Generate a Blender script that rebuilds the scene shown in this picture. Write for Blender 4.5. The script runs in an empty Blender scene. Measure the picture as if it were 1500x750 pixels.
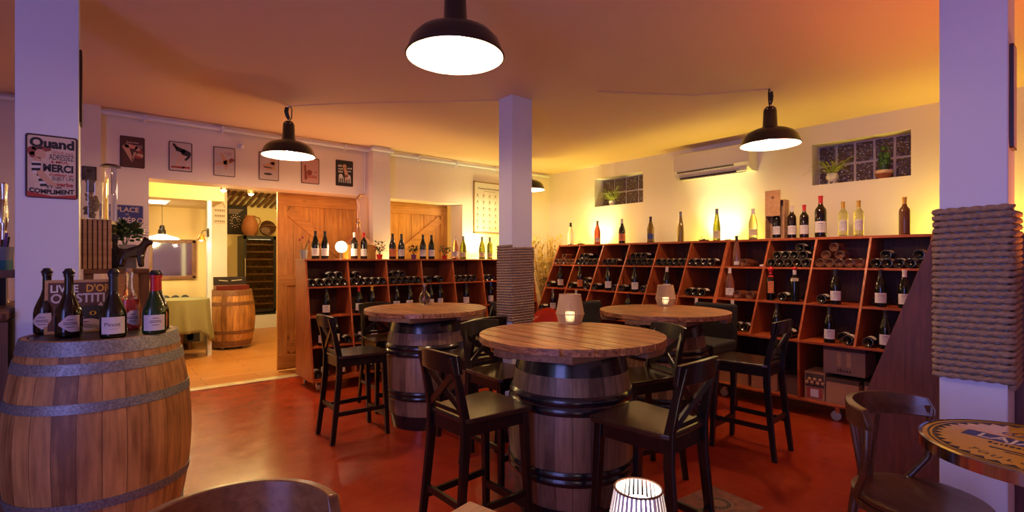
import bpy, bmesh, math, random
from mathutils import Vector, Matrix
random.seed(7)
PI = math.pi
SC = bpy.context.scene
COL = SC.collection
sin, cos = math.sin, math.cos
F, HE, HZ = 732.0, 1.33, 380.0          # focal length in pixels, eye height, horizon row (1500x750 frame)
def ray(px):
    t = (px-750)/F
    return (.638+.770*t, .770-.638*t)
def G(px, py, z=0):                      # pixel -> point on the level z
    Z = (HE-z)*F/(py-HZ); a = ray(px); return (a[0]*Z, a[1]*Z)
def AX(px, py, x):                       # pixel -> (y, z) on the plane x
    a = ray(px); Z = x/a[0]; return (a[1]*Z, HE-(py-HZ)*Z/F)
def AY(px, py, y):                       # pixel -> (x, z) on the plane y
    a = ray(px); Z = y/a[1]; return (a[0]*Z, HE-(py-HZ)*Z/F)

# ------------------------------------------------------------------ materials
def nt(name):
    m = bpy.data.materials.new(name); m.use_nodes = True
    return m, m.node_tree, m.node_tree.nodes['Principled BSDF']
def setp(b, **k):
    for n, v in k.items():
        b.inputs[n.replace('_', ' ')].default_value = v
def c4(c): return (c[0], c[1], c[2], 1)
def plain(name, col, rough=.5, metal=0, spec=.5, coat=0, em=None, es=0, var=.0, vscale=20, bump=0, trans=0, ior=1.45):
    m, t, b = nt(name)
    setp(b, Base_Color=c4(col), Roughness=rough, Metallic=metal, Specular_IOR_Level=spec, Coat_Weight=coat, Coat_Roughness=.1)
    if trans: setp(b, Transmission_Weight=trans, IOR=ior)
    if em: setp(b, Emission_Color=c4(em), Emission_Strength=es)
    if var or bump:
        tc = t.nodes.new('ShaderNodeTexCoord'); n = t.nodes.new('ShaderNodeTexNoise')
        n.inputs['Scale'].default_value = vscale; n.inputs['Detail'].default_value = 5
        t.links.new(tc.outputs['Object'], n.inputs['Vector'])
        if var:
            r = t.nodes.new('ShaderNodeValToRGB')
            r.color_ramp.elements[0].position = .3; r.color_ramp.elements[1].position = .7
            r.color_ramp.elements[0].color = c4([x*(1-var) for x in col]); r.color_ramp.elements[1].color = c4([min(1, x*(1+var)) for x in col])
            t.links.new(n.outputs['Fac'], r.inputs['Fac']); t.links.new(r.outputs['Color'], b.inputs['Base Color'])
        if bump:
            bp = t.nodes.new('ShaderNodeBump'); bp.inputs['Strength'].default_value = bump; bp.inputs['Distance'].default_value = .01
            t.links.new(n.outputs['Fac'], bp.inputs['Height']); t.links.new(bp.outputs['Normal'], b.inputs['Normal'])
    return m
def wood(name, c1, c2, axis='z', scale=12, rough=.45, stretch=12, coat=0, knots=False, spec=.5):
    m, t, b = nt(name)
    setp(b, Roughness=rough, Coat_Weight=coat, Coat_Roughness=.15, Specular_IOR_Level=spec)
    tc = t.nodes.new('ShaderNodeTexCoord'); mp = t.nodes.new('ShaderNodeMapping')
    s = [1, 1, 1]; s['xyz'.index(axis)] = 1.0/stretch
    mp.inputs['Scale'].default_value = s
    t.links.new(tc.outputs['Object'], mp.inputs['Vector'])
    n = t.nodes.new('ShaderNodeTexNoise'); n.inputs['Scale'].default_value = scale*4; n.inputs['Detail'].default_value = 6; n.inputs['Distortion'].default_value = .6
    t.links.new(mp.outputs['Vector'], n.inputs['Vector'])
    n2 = t.nodes.new('ShaderNodeTexNoise'); n2.inputs['Scale'].default_value = 3; n2.inputs['Detail'].default_value = 3
    t.links.new(tc.outputs['Object'], n2.inputs['Vector'])
    r = t.nodes.new('ShaderNodeValToRGB'); e = r.color_ramp.elements
    e[0].position = .32; e[1].position = .68; e[0].color = c4(c1); e[1].color = c4(c2)
    t.links.new(n.outputs['Fac'], r.inputs['Fac'])
    mx = t.nodes.new('ShaderNodeMix'); mx.data_type = 'RGBA'; mx.blend_type = 'MULTIPLY'; mx.inputs['Factor'].default_value = .55
    r2 = t.nodes.new('ShaderNodeValToRGB'); r2.color_ramp.elements[0].position = .35; r2.color_ramp.elements[1].position = .65
    r2.color_ramp.elements[0].color = (.55, .5, .45, 1); r2.color_ramp.elements[1].color = (1, 1, 1, 1)
    t.links.new(n2.outputs['Fac'], r2.inputs['Fac'])
    t.links.new(r.outputs['Color'], mx.inputs['A']); t.links.new(r2.outputs['Color'], mx.inputs['B'])
    out = mx.outputs['Result']
    if knots:
        v = t.nodes.new('ShaderNodeTexVoronoi'); v.inputs['Scale'].default_value = 2.3
        mp2 = t.nodes.new('ShaderNodeMapping'); mp2.inputs['Scale'].default_value = [2.2 if a != axis else 1 for a in 'xyz']
        t.links.new(tc.outputs['Object'], mp2.inputs['Vector']); t.links.new(mp2.outputs['Vector'], v.inputs['Vector'])
        r3 = t.nodes.new('ShaderNodeValToRGB'); r3.color_ramp.elements[0].position = .03; r3.color_ramp.elements[1].position = .12
        r3.color_ramp.elements[0].color = (.12, .05, .02, 1); r3.color_ramp.elements[1].color = (1, 1, 1, 1)
        t.links.new(v.outputs['Distance'], r3.inputs['Fac'])
        m3 = t.nodes.new('ShaderNodeMix'); m3.data_type = 'RGBA'; m3.blend_type = 'MULTIPLY'; m3.inputs['Factor'].default_value = .8
        t.links.new(out, m3.inputs['A']); t.links.new(r3.outputs['Color'], m3.inputs['B']); out = m3.outputs['Result']
    t.links.new(out, b.inputs['Base Color'])
    bp = t.nodes.new('ShaderNodeBump'); bp.inputs['Strength'].default_value = .15; bp.inputs['Distance'].default_value = .004
    t.links.new(n.outputs['Fac'], bp.inputs['Height']); t.links.new(bp.outputs['Normal'], b.inputs['Normal'])
    return m
def stave_mat(name, c1, c2, n_st=26, rough=.5):
    """barrel staves: colour changes per stave, dark seams, vertical grain"""
    m, t, b = nt(name); setp(b, Roughness=rough)
    N = t.nodes.new; L = t.links.new
    tc = N('ShaderNodeTexCoord'); sp = N('ShaderNodeSeparateXYZ'); L(tc.outputs['Object'], sp.inputs[0])
    def M(op, a, bb=None):
        q = N('ShaderNodeMath'); q.operation = op
        for i, v in enumerate((a, bb)):
            if v is None: continue
            if isinstance(v, (int, float)): q.inputs[i].default_value = v
            else: L(v, q.inputs[i])
        return q.outputs[0]
    ang = M('MULTIPLY', M('ADD', M('ARCTAN2', sp.outputs['Y'], sp.outputs['X']), PI), n_st/(2*PI))
    fl = M('FLOOR', ang); fr = M('FRACT', ang)
    wn = N('ShaderNodeTexWhiteNoise'); wn.noise_dimensions = '1D'; L(fl, wn.inputs['W'])
    mp = N('ShaderNodeMapping'); mp.inputs['Scale'].default_value = (1, 1, .08); L(tc.outputs['Object'], mp.inputs['Vector'])
    n = N('ShaderNodeTexNoise'); n.inputs['Scale'].default_value = 45; n.inputs['Detail'].default_value = 6; L(mp.outputs['Vector'], n.inputs['Vector'])
    n2 = N('ShaderNodeTexNoise'); n2.inputs['Scale'].default_value = 5; n2.inputs['Detail'].default_value = 4; L(tc.outputs['Object'], n2.inputs['Vector'])
    f = M('ADD', M('MULTIPLY', wn.outputs['Value'], .26), M('ADD', M('MULTIPLY', n.outputs['Fac'], .6), M('MULTIPLY', n2.outputs['Fac'], .35)))
    r = N('ShaderNodeValToRGB'); r.color_ramp.elements[0].position = .44; r.color_ramp.elements[1].position = .82
    r.color_ramp.elements[0].color = c4(c1); r.color_ramp.elements[1].color = c4(c2); L(f, r.inputs['Fac'])
    seam = M('LESS_THAN', M('ABSOLUTE', M('SUBTRACT', fr, .5)), .487)
    mx = N('ShaderNodeMix'); mx.data_type = 'RGBA'; L(seam, mx.inputs['Factor'])
    mx.inputs['A'].default_value = (c1[0]*.4, c1[1]*.35, c1[2]*.35, 1); L(r.outputs['Color'], mx.inputs['B'])
    L(mx.outputs['Result'], b.inputs['Base Color'])
    bp = N('ShaderNodeBump'); bp.inputs['Strength'].default_value = .4; bp.inputs['Distance'].default_value = .003
    L(M('ADD', seam, M('MULTIPLY', n.outputs['Fac'], .3)), bp.inputs['Height']); L(bp.outputs['Normal'], b.inputs['Normal'])
    return m
def floor_mat():
    m, t, b = nt('red_concrete'); N = t.nodes.new; L = t.links.new
    tc = N('ShaderNodeTexCoord')
    n = N('ShaderNodeTexNoise'); n.inputs['Scale'].default_value = 1.3; n.inputs['Detail'].default_value = 8; n.inputs['Roughness'].default_value = .62
    L(tc.outputs['Object'], n.inputs['Vector'])
    r = N('ShaderNodeValToRGB'); e = r.color_ramp.elements
    e[0].position = .3; e[0].color = (.30, .026, .009, 1); e[1].position = .74; e[1].color = (.50, .085, .022, 1)
    k = e.new(.52); k.color = (.40, .042, .013, 1)
    L(n.outputs['Fac'], r.inputs['Fac'])
    n2 = N('ShaderNodeTexNoise'); n2.inputs['Scale'].default_value = 7; n2.inputs['Detail'].default_value = 9; n2.inputs['Roughness'].default_value = .7
    L(tc.outputs['Object'], n2.inputs['Vector'])
    r2 = N('ShaderNodeValToRGB'); r2.color_ramp.elements[0].position = .38; r2.color_ramp.elements[1].position = .6
    r2.color_ramp.elements[0].color = (.5, .42, .38, 1); r2.color_ramp.elements[1].color = (1, 1, 1, 1); L(n2.outputs['Fac'], r2.inputs['Fac'])
    mx = N('ShaderNodeMix'); mx.data_type = 'RGBA'; mx.blend_type = 'MULTIPLY'; mx.inputs['Factor'].default_value = .28
    L(r.outputs['Color'], mx.inputs['A']); L(r2.outputs['Color'], mx.inputs['B']); L(mx.outputs['Result'], b.inputs['Base Color'])
    mr = N('ShaderNodeMapRange'); mr.inputs['To Min'].default_value = .12; mr.inputs['To Max'].default_value = .34
    L(n2.outputs['Fac'], mr.inputs['Value']); L(mr.outputs['Result'], b.inputs['Roughness'])
    bp = N('ShaderNodeBump'); bp.inputs['Strength'].default_value = .12; bp.inputs['Distance'].default_value = .01
    L(n2.outputs['Fac'], bp.inputs['Height']); L(bp.outputs['Normal'], b.inputs['Normal'])
    setp(b, Specular_IOR_Level=.5)
    return m
def plank_floor():
    m, t, b = nt('oak_floor'); N = t.nodes.new; L = t.links.new
    tc = N('ShaderNodeTexCoord'); mp = N('ShaderNodeMapping'); mp.inputs['Scale'].default_value = (1, 1, 1)
    L(tc.outputs['Object'], mp.inputs['Vector'])
    br = N('ShaderNodeTexBrick'); br.inputs['Scale'].default_value = 1; br.inputs['Brick Width'].default_value = 1.4; br.inputs['Row Height'].default_value = .16
    br.inputs['Mortar Size'].default_value = .004; br.inputs['Color1'].default_value = (.50, .20, .05, 1); br.inputs['Color2'].default_value = (.58, .26, .075, 1)
    br.inputs['Mortar'].default_value = (.2, .09, .03, 1); br.offset = .37
    L(mp.outputs['Vector'], br.inputs['Vector']); L(br.outputs['Color'], b.inputs['Base Color'])
    setp(b, Roughness=.35)
    return m

W_WALL = plain('white_plaster', (.82, .74, .70), .75, bump=.12, vscale=35)
W_CEIL = plain('ceiling_orange_glow', (.80, .60, .46), .7, bump=.08, vscale=12)  # orange glow of the room put into the ceiling colour
W_PAINT = plain('white_paint_daylight_blue', (.72, .77, .92), .5, bump=.15, vscale=30)  # blue of the daylight mixed into the white paint colour
CREAM = plain('cream_wall', (.82, .66, .32), .7)
FLOOR = floor_mat(); OAKF = plank_floor()
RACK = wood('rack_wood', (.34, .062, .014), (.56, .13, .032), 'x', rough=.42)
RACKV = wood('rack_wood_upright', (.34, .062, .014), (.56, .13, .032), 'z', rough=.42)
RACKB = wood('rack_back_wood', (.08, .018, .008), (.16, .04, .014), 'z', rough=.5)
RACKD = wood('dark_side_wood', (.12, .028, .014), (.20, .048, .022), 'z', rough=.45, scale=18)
BLK = wood('black_stained_wood', (.006, .0035, .0035), (.013, .007, .006), 'z', rough=.30, coat=.25, spec=.45)
BLKS = wood('black_brown_seat', (.030, .013, .008), (.060, .026, .014), 'x', rough=.24, coat=.4)
PINE = wood('pine_door', (.56, .24, .045), (.78, .40, .09), 'z', rough=.5, knots=True, stretch=16)
PINEX = wood('pine_door_rail', (.54, .23, .045), (.74, .37, .085), 'x', rough=.5, knots=True, stretch=16)
PALLET = wood('pallet_wood', (.20, .062, .020), (.66, .30, .115), 'y', rough=.45, scale=14, stretch=14, coat=.15)
PALLETD = wood('pallet_edge_wood', (.20, .10, .05), (.36, .20, .10), 'x', rough=.6)
OLDW = wood('brown_furniture_wood', (.16, .065, .03), (.27, .12, .06), 'z', rough=.5)
LIGHTW = wood('light_wood', (.48, .24, .10), (.62, .36, .17), 'x', rough=.5)
BENT = wood('bentwood_brown', (.075, .024, .010), (.14, .048, .018), 'x', rough=.28, coat=.5)
BENTL = wood('bentwood_honey', (.20, .08, .025), (.32, .14, .045), 'x', rough=.28, coat=.5)
STAVE = stave_mat('barrel_staves_oak', (.20, .078, .022), (.64, .31, .10))
STAVED = stave_mat('barrel_staves_dark', (.12, .062, .034), (.36, .21, .12), 24, .42)
GALV = plain('galvanised_steel', (.26, .26, .27), .5, metal=.6, var=.40, vscale=110, bump=.10)
BLKHOOP = plain('black_painted_steel', (.012, .012, .014), .20, coat=.5)
BARTOP = plain('barrel_head_dark', (.03, .018, .015), .35)
BLACKM = plain('black_enamel', (.020, .013, .010), .30, coat=.3)
BLACKP = plain('black_plastic', (.012, .012, .014), .4)
BLACKF = plain('black_fabric', (.014, .012, .012), .8, bump=.2, vscale=200)
ENAMEL = plain('white_enamel', (.95, .95, .95), .35)
BULB = plain('lit_bulb', (1, 1, 1), .4, em=(1, .96, .88), es=45)
CHROME = plain('chrome', (.75, .75, .77), .12, metal=1)
BRASS = plain('brass', (.75, .50, .2), .2, metal=1)
COPPER = plain('copper', (.62, .38, .30), .35, metal=1)
GLASSG = plain('dark_green_glass', (.006, .007, .004), .08, coat=.15)
GLASSB = plain('dark_brown_glass', (.012, .005, .003), .08, coat=.15)
GLASSGR = plain('green_glass', (.010, .040, .008), .06, coat=.3)
GLASSO = plain('olive_glass', (.28, .30, .02), .06, trans=.6)
GLASSN = plain('brown_glass', (.16, .06, .025), .08, trans=.2)
GLASSA = plain('amber_glass', (.30, .19, .03), .06, trans=.5)
GLASSW = plain('clear_wine_glass', (.80, .80, .35), .04, trans=.8)
GLINT = plain('glass_base_glint', (.12, .085, .06), .12, coat=.3)  # paler tone standing in for light refracted at the bottle base
GLASSC = plain('clear_glass', (.95, .97, .97), .02, trans=1)
GLASSR = plain('rose_glass', (.72, .14, .07), .06, trans=.45)
GLASSP = plain('pale_rose_glass', (.80, .42, .28), .05, trans=.85)
GLASSL = plain('lying_clear_glass', (.62, .26, .13), .06, trans=.8)
LABEL = plain('paper_label', (.72, .66, .62), .6)
LABELY = plain('cream_label', (.72, .62, .36), .6)
LABELO = plain('orange_label', (.65, .18, .05), .6)
INK = plain('label_ink', (.05, .04, .05), .6)
REDP = plain('red_foil', (.50, .01, .012), .35)
BLUEP = plain('blue_foil', (.02, .04, .35), .35)
GOLDP = plain('gold_foil', (.62, .36, .05), .35, metal=.5)
WHITEP = plain('white_foil', (.72, .62, .58), .4)
GREYP = plain('grey_foil', (.22, .20, .20), .35)
BLACKC = plain('black_foil', (.018, .012, .012), .35)
CORK = plain('cork', (.45, .27, .14), .8)
ROPE = plain('natural_rope', (.34, .23, .15), .9, var=.25, vscale=60, bump=.4)
LEAF = plain('green_leaf', (.06, .16, .03), .5, var=.4, vscale=15)
LEAFD = plain('dark_green_leaf', (.03, .09, .03), .35, var=.4, vscale=25)
LEAFY = plain('yellow_green_leaf', (.30, .34, .06), .5, var=.3, vscale=15)
DRY = plain('dried_grass', (.72, .56, .12), .8, var=.3, vscale=12)
TERRA = plain('terracotta', (.36, .12, .045), .7)
POTW = plain('white_pot', (.68, .62, .58), .5)
ZINC = plain('zinc', (.42, .42, .42), .45, metal=.6)
CARD = plain('cardboard', (.42, .22, .10), .8, var=.12, vscale=8)
CARDD = plain('dark_cardboard', (.13, .07, .045), .8)
TAPE = plain('dark_printing', (.07, .035, .025), .7)
CLOTH = plain('olive_green_cloth', (.28, .27, .13), .9, bump=.3, vscale=120)
REDPL = plain('red_plastic', (.62, .035, .015), .3)
GBLK = None

# ------------------------------------------------------------------ mesh helpers
class B:
    def __init__(s): s.v = []; s.f = []
    def add(s, vs, fs):
        o = len(s.v); s.v += [tuple(v) for v in vs]; s.f += [tuple(i+o for i in f) for f in fs]; return s
    def box(s, x0, x1, y0, y1, z0, z1, M=None):
        vs = [(x, y, z) for z in (z0, z1) for y in (y0, y1) for x in (x0, x1)]
        if M: vs = [M @ Vector(v) for v in vs]
        return s.add(vs, [(0, 2, 3, 1), (4, 5, 7, 6), (0, 1, 5, 4), (2, 6, 7, 3), (0, 4, 6, 2), (1, 3, 7, 5)])
    def bar(s, p0, p1, w, d, up=(0, 0, 1), w1=None, d1=None):
        p0 = Vector(p0); p1 = Vector(p1); a = (p1-p0).normalized(); u = Vector(up)
        x = a.cross(u)
        if x.length < 1e-4: x = a.cross(Vector((1, 0, 0)))
        x.normalize(); y = x.cross(a).normalized()
        w1 = w if w1 is None else w1; d1 = d if d1 is None else d1
        vs = []
        for p, ww, dd in ((p0, w, d), (p1, w1, d1)):
            for sx, sy in ((-1, -1), (1, -1), (1, 1), (-1, 1)): vs.append(p+x*sx*ww/2+y*sy*dd/2)
        return s.add(vs, [(0, 1, 2, 3), (7, 6, 5, 4), (0, 4, 5, 1), (1, 5, 6, 2), (2, 6, 7, 3), (3, 7, 4, 0)])
    def path(s, pts, w, d, up=(0, 0, 1), close=False):
        """rectangular section swept along points (w across, d along up)"""
        pts = [Vector(p) for p in pts]; n = len(pts); U = Vector(up); vs = []
        for i, p in enumerate(pts):
            a = pts[(i+1) % n if close else min(i+1, n-1)] - pts[(i-1) % n if close else max(i-1, 0)]
            a.normalize(); x = a.cross(U).normalized(); y = x.cross(a).normalized()
            for sx, sy in ((-1, -1), (1, -1), (1, 1), (-1, 1)): vs.append(p+x*sx*w/2+y*sy*d/2)
        fs = []
        for i in range(n if close else n-1):
            j = (i+1) % n
            for k in range(4): fs.append((i*4+k, i*4+(k+1) % 4, j*4+(k+1) % 4, j*4+k))
        if not close: fs += [(3, 2, 1, 0), tuple((n-1)*4+k for k in range(4))]
        return s.add(vs, fs)
    def tube(s, pts, r, n=8, close=False, cap=True):
        pts = [Vector(p) for p in pts]; m = len(pts)
        rs = r if isinstance(r, (list, tuple)) else [r]*m
        vs = []; ref = None
        for i, p in enumerate(pts):
            a = pts[(i+1) % m if close else min(i+1, m-1)] - pts[(i-1) % m if close else max(i-1, 0)]
            a.normalize()
            if ref is None:
                ref = Vector((0, 0, 1)) if abs(a.z) < .9 else Vector((1, 0, 0))
            x = a.cross(ref)
            if x.length < 1e-4: x = a.cross(Vector((0, 1, 0)))
            x.normalize(); y = x.cross(a).normalized(); ref = y
            for k in range(n):
                q = 2*PI*k/n; vs.append(p+x*cos(q)*rs[i]+y*sin(q)*rs[i])
        fs = []
        for i in range(m if close else m-1):
            j = (i+1) % m
            for k in range(n): fs.append((i*n+k, i*n+(k+1) % n, j*n+(k+1) % n, j*n+k))
        if cap and not close: fs += [tuple(range(n-1, -1, -1)), tuple((m-1)*n+k for k in range(n))]
        return s.add(vs, fs)
    def lathe(s, prof, n=24, o=(0, 0, 0), a0=0, a1=2*PI, M=None):
        full = abs(a1-a0-2*PI) < 1e-6; vs = []; m = len(prof); nn = n if full else n+1
        for k in range(nn):
            q = a0+(a1-a0)*k/n
            for r, z in prof:
                v = Vector((r*cos(q), r*sin(q), z))
                if M: v = M @ v
                vs.append((o[0]+v[0], o[1]+v[1], o[2]+v[2]))
        fs = []
        for k in range(n):
            j = (k+1) % nn
            for i in range(m-1):
                fs.append((k*m+i, j*m+i, j*m+i+1, k*m+i+1))
        return s.add(vs, fs)
    def prism(s, pts, h0, h1, M=None):
        """outline in xy, extruded z h0..h1; M maps to place"""
        n = len(pts); vs = [Vector((p[0], p[1], h)) for h in (h0, h1) for p in pts]
        if M: vs = [M @ v for v in vs]
        return s.add(vs, [tuple(range(n-1, -1, -1)), tuple(range(n, 2*n))]+[(i, (i+1) % n, n+(i+1) % n, n+i) for i in range(n)])
    def ball(s, c, r, n=12, sz=1.0):
        prof = [(max(1e-4, r*sin(PI*i/(n//2+2))), -r*sz*cos(PI*i/(n//2+2))) for i in range(n//2+3)]
        return s.lathe(prof, n, c)
    def leaf(s, base, d, L, w, droop=.3, n=5, up=(0, 0, 1)):
        """one curved leaf blade"""
        d = Vector(d).normalized(); side = d.cross(Vector(up))
        if side.length < 1e-3: side = Vector((1, 0, 0))
        side.normalize(); p = Vector(base); vs = []
        for i in range(n+1):
            f = i/n; ww = w*sin(PI*min(.97, f*.85+.12))/2
            vs += [p-side*ww, p+side*ww+Vector((0, 0, .0008))]
            dd = (d+Vector((0, 0, -droop*2*f*f))).normalized(); p = p+dd*L/n
        return s.add(vs, [(2*i, 2*i+1, 2*i+3, 2*i+2) for i in range(n)])
def obj(name, b, mat, parent=None, smooth=False, bevel=0, loc=None, fixn=True, kind=None, label=None, solid=0):
    me = bpy.data.meshes.new(name); me.from_pydata(b.v, [], b.f)
    if fixn:
        bm = bmesh.new(); bm.from_mesh(me)
        if smooth: bmesh.ops.remove_doubles(bm, verts=bm.verts, dist=1e-5)
        bmesh.ops.recalc_face_normals(bm, faces=bm.faces); bm.to_mesh(me); bm.free()
    me.materials.append(mat)
    if smooth:
        me.shade_smooth(); me.set_sharp_from_angle(angle=math.radians(42))
    o = bpy.data.objects.new(name, me); COL.objects.link(o)
    if parent: o.parent = parent
    if loc: o.location = loc
    if bevel:
        md = o.modifiers.new('soft_edges', 'BEVEL'); md.width = bevel; md.segments = 2; md.limit_method = 'ANGLE'
    if solid:
        md = o.modifiers.new('thickness', 'SOLIDIFY'); md.thickness = solid
    if kind: o['kind'] = kind
    if label: o['label'] = label
    return o
def thing(name, label, cat, loc=(0, 0, 0), rz=0, group=None):
    o = bpy.data.objects.new(name, None); COL.objects.link(o); o.empty_display_size = .05
    o.location = loc; o.rotation_euler = (0, 0, rz)
    return tag(o, label, cat, group)
def tag(o, label, cat, group=None):
    o['label'] = label; o['category'] = cat
    if group: o['group'] = group
    return o
def dup(root, loc, rz=0, label=None, group=None, rot=None):
    r = root.copy(); COL.objects.link(r); r.location = loc
    r.rotation_euler = rot if rot else (0, 0, rz)
    if label: r['label'] = label
    if group: r['group'] = group
    for ch in list(root.children):
        c = ch.copy(); COL.objects.link(c); c.parent = r
        for g in ch.children:
            d = g.copy(); COL.objects.link(d); d.parent = c
    return r
def struct(name, b, mat, **k): return obj(name, b, mat, kind='structure', **k)
def text(name, s, size, mat, parent, M, ex=.0006, align='LEFT', sx=1.0, bold=0):
    cu = bpy.data.curves.new(name, 'FONT'); cu.body = s; cu.size = size; cu.extrude = ex; cu.align_x = align; cu.offset = bold
    cu.resolution_u = 3
    t = bpy.data.objects.new(name, cu); COL.objects.link(t)
    dg = bpy.context.evaluated_depsgraph_get(); me = bpy.data.meshes.new_from_object(t.evaluated_get(dg))
    bpy.data.objects.remove(t)
    me.transform(M @ Matrix.Diagonal((sx, 1, 1, 1)))
    me.materials.clear(); me.materials.append(mat)
    o = bpy.data.objects.new(name, me); COL.objects.link(o); o.parent = parent
    return o
def frameM(o, ux, uz):
    """matrix whose x axis = ux, y axis = uz (text up), z = outward"""
    ux = Vector(ux).normalized(); uz = Vector(uz).normalized(); n = ux.cross(uz)
    return Matrix(((ux.x, uz.x, n.x, o[0]), (ux.y, uz.y, n.y, o[1]), (ux.z, uz.z, n.z, o[2]), (0, 0, 0, 1)))
def ordn(i): return ['first', 'second', 'third', 'fourth', 'fifth', 'sixth', 'seventh', 'eighth', 'ninth', 'tenth', 'eleventh'][i]

# ------------------------------------------------------------------ the room
CZ = 2.73; YB = 5.98; XR = 5.77
def holed(b, axis, c0, c1, a0, a1, z0, z1, holes):
    """wall slab; holes = (a0,a1,z0,z1)"""
    As = sorted({a0, a1, *[h[0] for h in holes], *[h[1] for h in holes]}); Zs = sorted({z0, z1, *[h[2] for h in holes], *[h[3] for h in holes]})
    for i in range(len(As)-1):
        for j in range(len(Zs)-1):
            ma = (As[i]+As[i+1])/2; mz = (Zs[j]+Zs[j+1])/2
            if any(h[0] < ma < h[1] and h[2] < mz < h[3] for h in holes): continue
            if axis == 'y': b.box(As[i], As[i+1], c0, c1, Zs[j], Zs[j+1])
            else: b.box(c0, c1, As[i], As[i+1], Zs[j], Zs[j+1])
    return b
OT = 2.12
struct('floor', B().box(-3, 6.1, -3.2, 6.0, -.1, 0), FLOOR)
struct('floor_back_room', B().box(-1.2, 5.0, 6.0, 11.4, -.1, .002), OAKF)
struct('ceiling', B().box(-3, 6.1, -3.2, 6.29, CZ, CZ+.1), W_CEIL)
struct('wall_back', holed(B(), 'y', YB, YB+.30, -3, 6.1, 0, CZ, [(.38, 2.62, 0, OT), (2.80, 4.03, 0, OT)]), W_WALL)
struct('pilaster', B().box(2.61, 2.84, 5.83, YB+.001, 0, CZ), W_WALL)
struct('pilaster', B().box(-.30, .02, 5.90, YB+.001, 0, CZ), W_WALL)
WIN = [(4.14, 5.01, 2.12, 2.54), (1.20, 2.03, 2.105, 2.53)]
struct('wall_right', holed(B(), 'x', XR, XR+.32, -3.2, 6.0, 0, CZ, WIN), W_WALL)
struct('wall_left', holed(B(), 'x', -3.1, -3.0, -3.2, 6.0, 0, CZ, [(-2.2, 1.6, .5, 2.4)]), W_WALL)
struct('wall_front', B().box(-3, 6.1, -3.3, -3.2, 0, CZ), W_WALL)
struct('pillar', B().box(2.77, 2.975, .27, .48, 0, CZ), W_PAINT, bevel=.004)
struct('pillar', B().box(2.70, 2.93, 3.26, 3.44, 0, CZ), W_PAINT, bevel=.004)
struct('pillar', B().box(-.312, -.075, 3.42, 3.67, 0, CZ), W_PAINT, bevel=.004)
struct('trim_threshold', B().box(.38, 2.62, 5.92, 6.06, 0, .008), plain('brushed_metal_strip', (.75, .68, .5), .35, metal=.5, var=.2, vscale=9))
struct('baseboard_right', B().box(XR-.015, XR, -3.2, 5.98, 0, .08), W_PAINT)
# glass block windows
m, t, b = nt('glass_block'); N = t.nodes.new; L = t.links.new
tc = N('ShaderNodeTexCoord'); v = N('ShaderNodeTexVoronoi'); v.inputs['Scale'].default_value = 42; L(tc.outputs['Object'], v.inputs['Vector'])
r = N('ShaderNodeValToRGB'); r.color_ramp.elements[0].color = (.85, .75, .78, 1); r.color_ramp.elements[1].color = (.10, .06, .06, 1); r.color_ramp.elements[1].position = .35
L(v.outputs['Distance'], r.inputs['Fac']); L(r.outputs['Color'], b.inputs['Base Color']); setp(b, Roughness=.15)
bp = N('ShaderNodeBump'); bp.inputs['Strength'].default_value = .8; bp.inputs['Distance'].default_value = .01; L(v.outputs['Distance'], bp.inputs['Height']); L(bp.outputs['Normal'], b.inputs['Normal'])
GBLK = m
for wi, (w, nc) in enumerate(zip(WIN, (4, 5))):
    r_ = struct('window_%d' % (wi+1), B().box(XR+.20, XR+.30, w[0], w[1], w[2], w[3]), plain('mortar', (.68, .60, .58), .8))
    cw = (w[1]-w[0])/nc; ch = (w[3]-w[2])/2
    for i in range(nc):
        for j in range(2):
            obj('glass_block', B().box(XR+.185, XR+.21, w[0]+cw*i+.012, w[0]+cw*(i+1)-.012, w[2]+ch*j+.012, w[2]+ch*(j+1)-.012), GBLK, r_, bevel=.004)
# conduit along the back wall
pp = tag(obj('ceiling_conduit', B().tube([(-2.9, 5.93, 2.685), (2.585, 5.93, 2.685), (2.585, 5.80, 2.685), (2.865, 5.80, 2.685), (2.865, 5.93, 2.685), (5.70, 5.93, 2.685)], .021, 10), W_PAINT, smooth=True),
         'white plastic conduit running along the top of the back wall', 'pipe')
for x in (-.2, .35, 1.0, 1.6, 2.3, 3.3, 3.9, 4.6, 5.2):
    obj('pipe_clip', B().box(x-.012, x+.012, 5.905, 5.99, 2.655, 2.712), W_PAINT, pp)
tag(obj('wall_cable', B().tube([(2.56, 5.96, 2.66), (2.56, 5.965, 2.14), (2.45, 5.965, 2.13)], .009, 6), W_PAINT, smooth=True), 'white cable dropping down the wall beside the pilaster', 'cable')
s_ = thing('wall_sensor', 'small white round sensor on the wall above the tin signs', 'sensor', (1.18, YB-.001, 2.545))
obj('base', B().lathe([(0.001, 0), (.03, 0), (.03, -.015), (.001, -.015)], 14, M=Matrix.Rotation(-PI/2, 4, 'X')), W_PAINT, s_)
obj('head', B().ball((0, -.04, -.01), .024), W_PAINT, s_, smooth=True)

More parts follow.
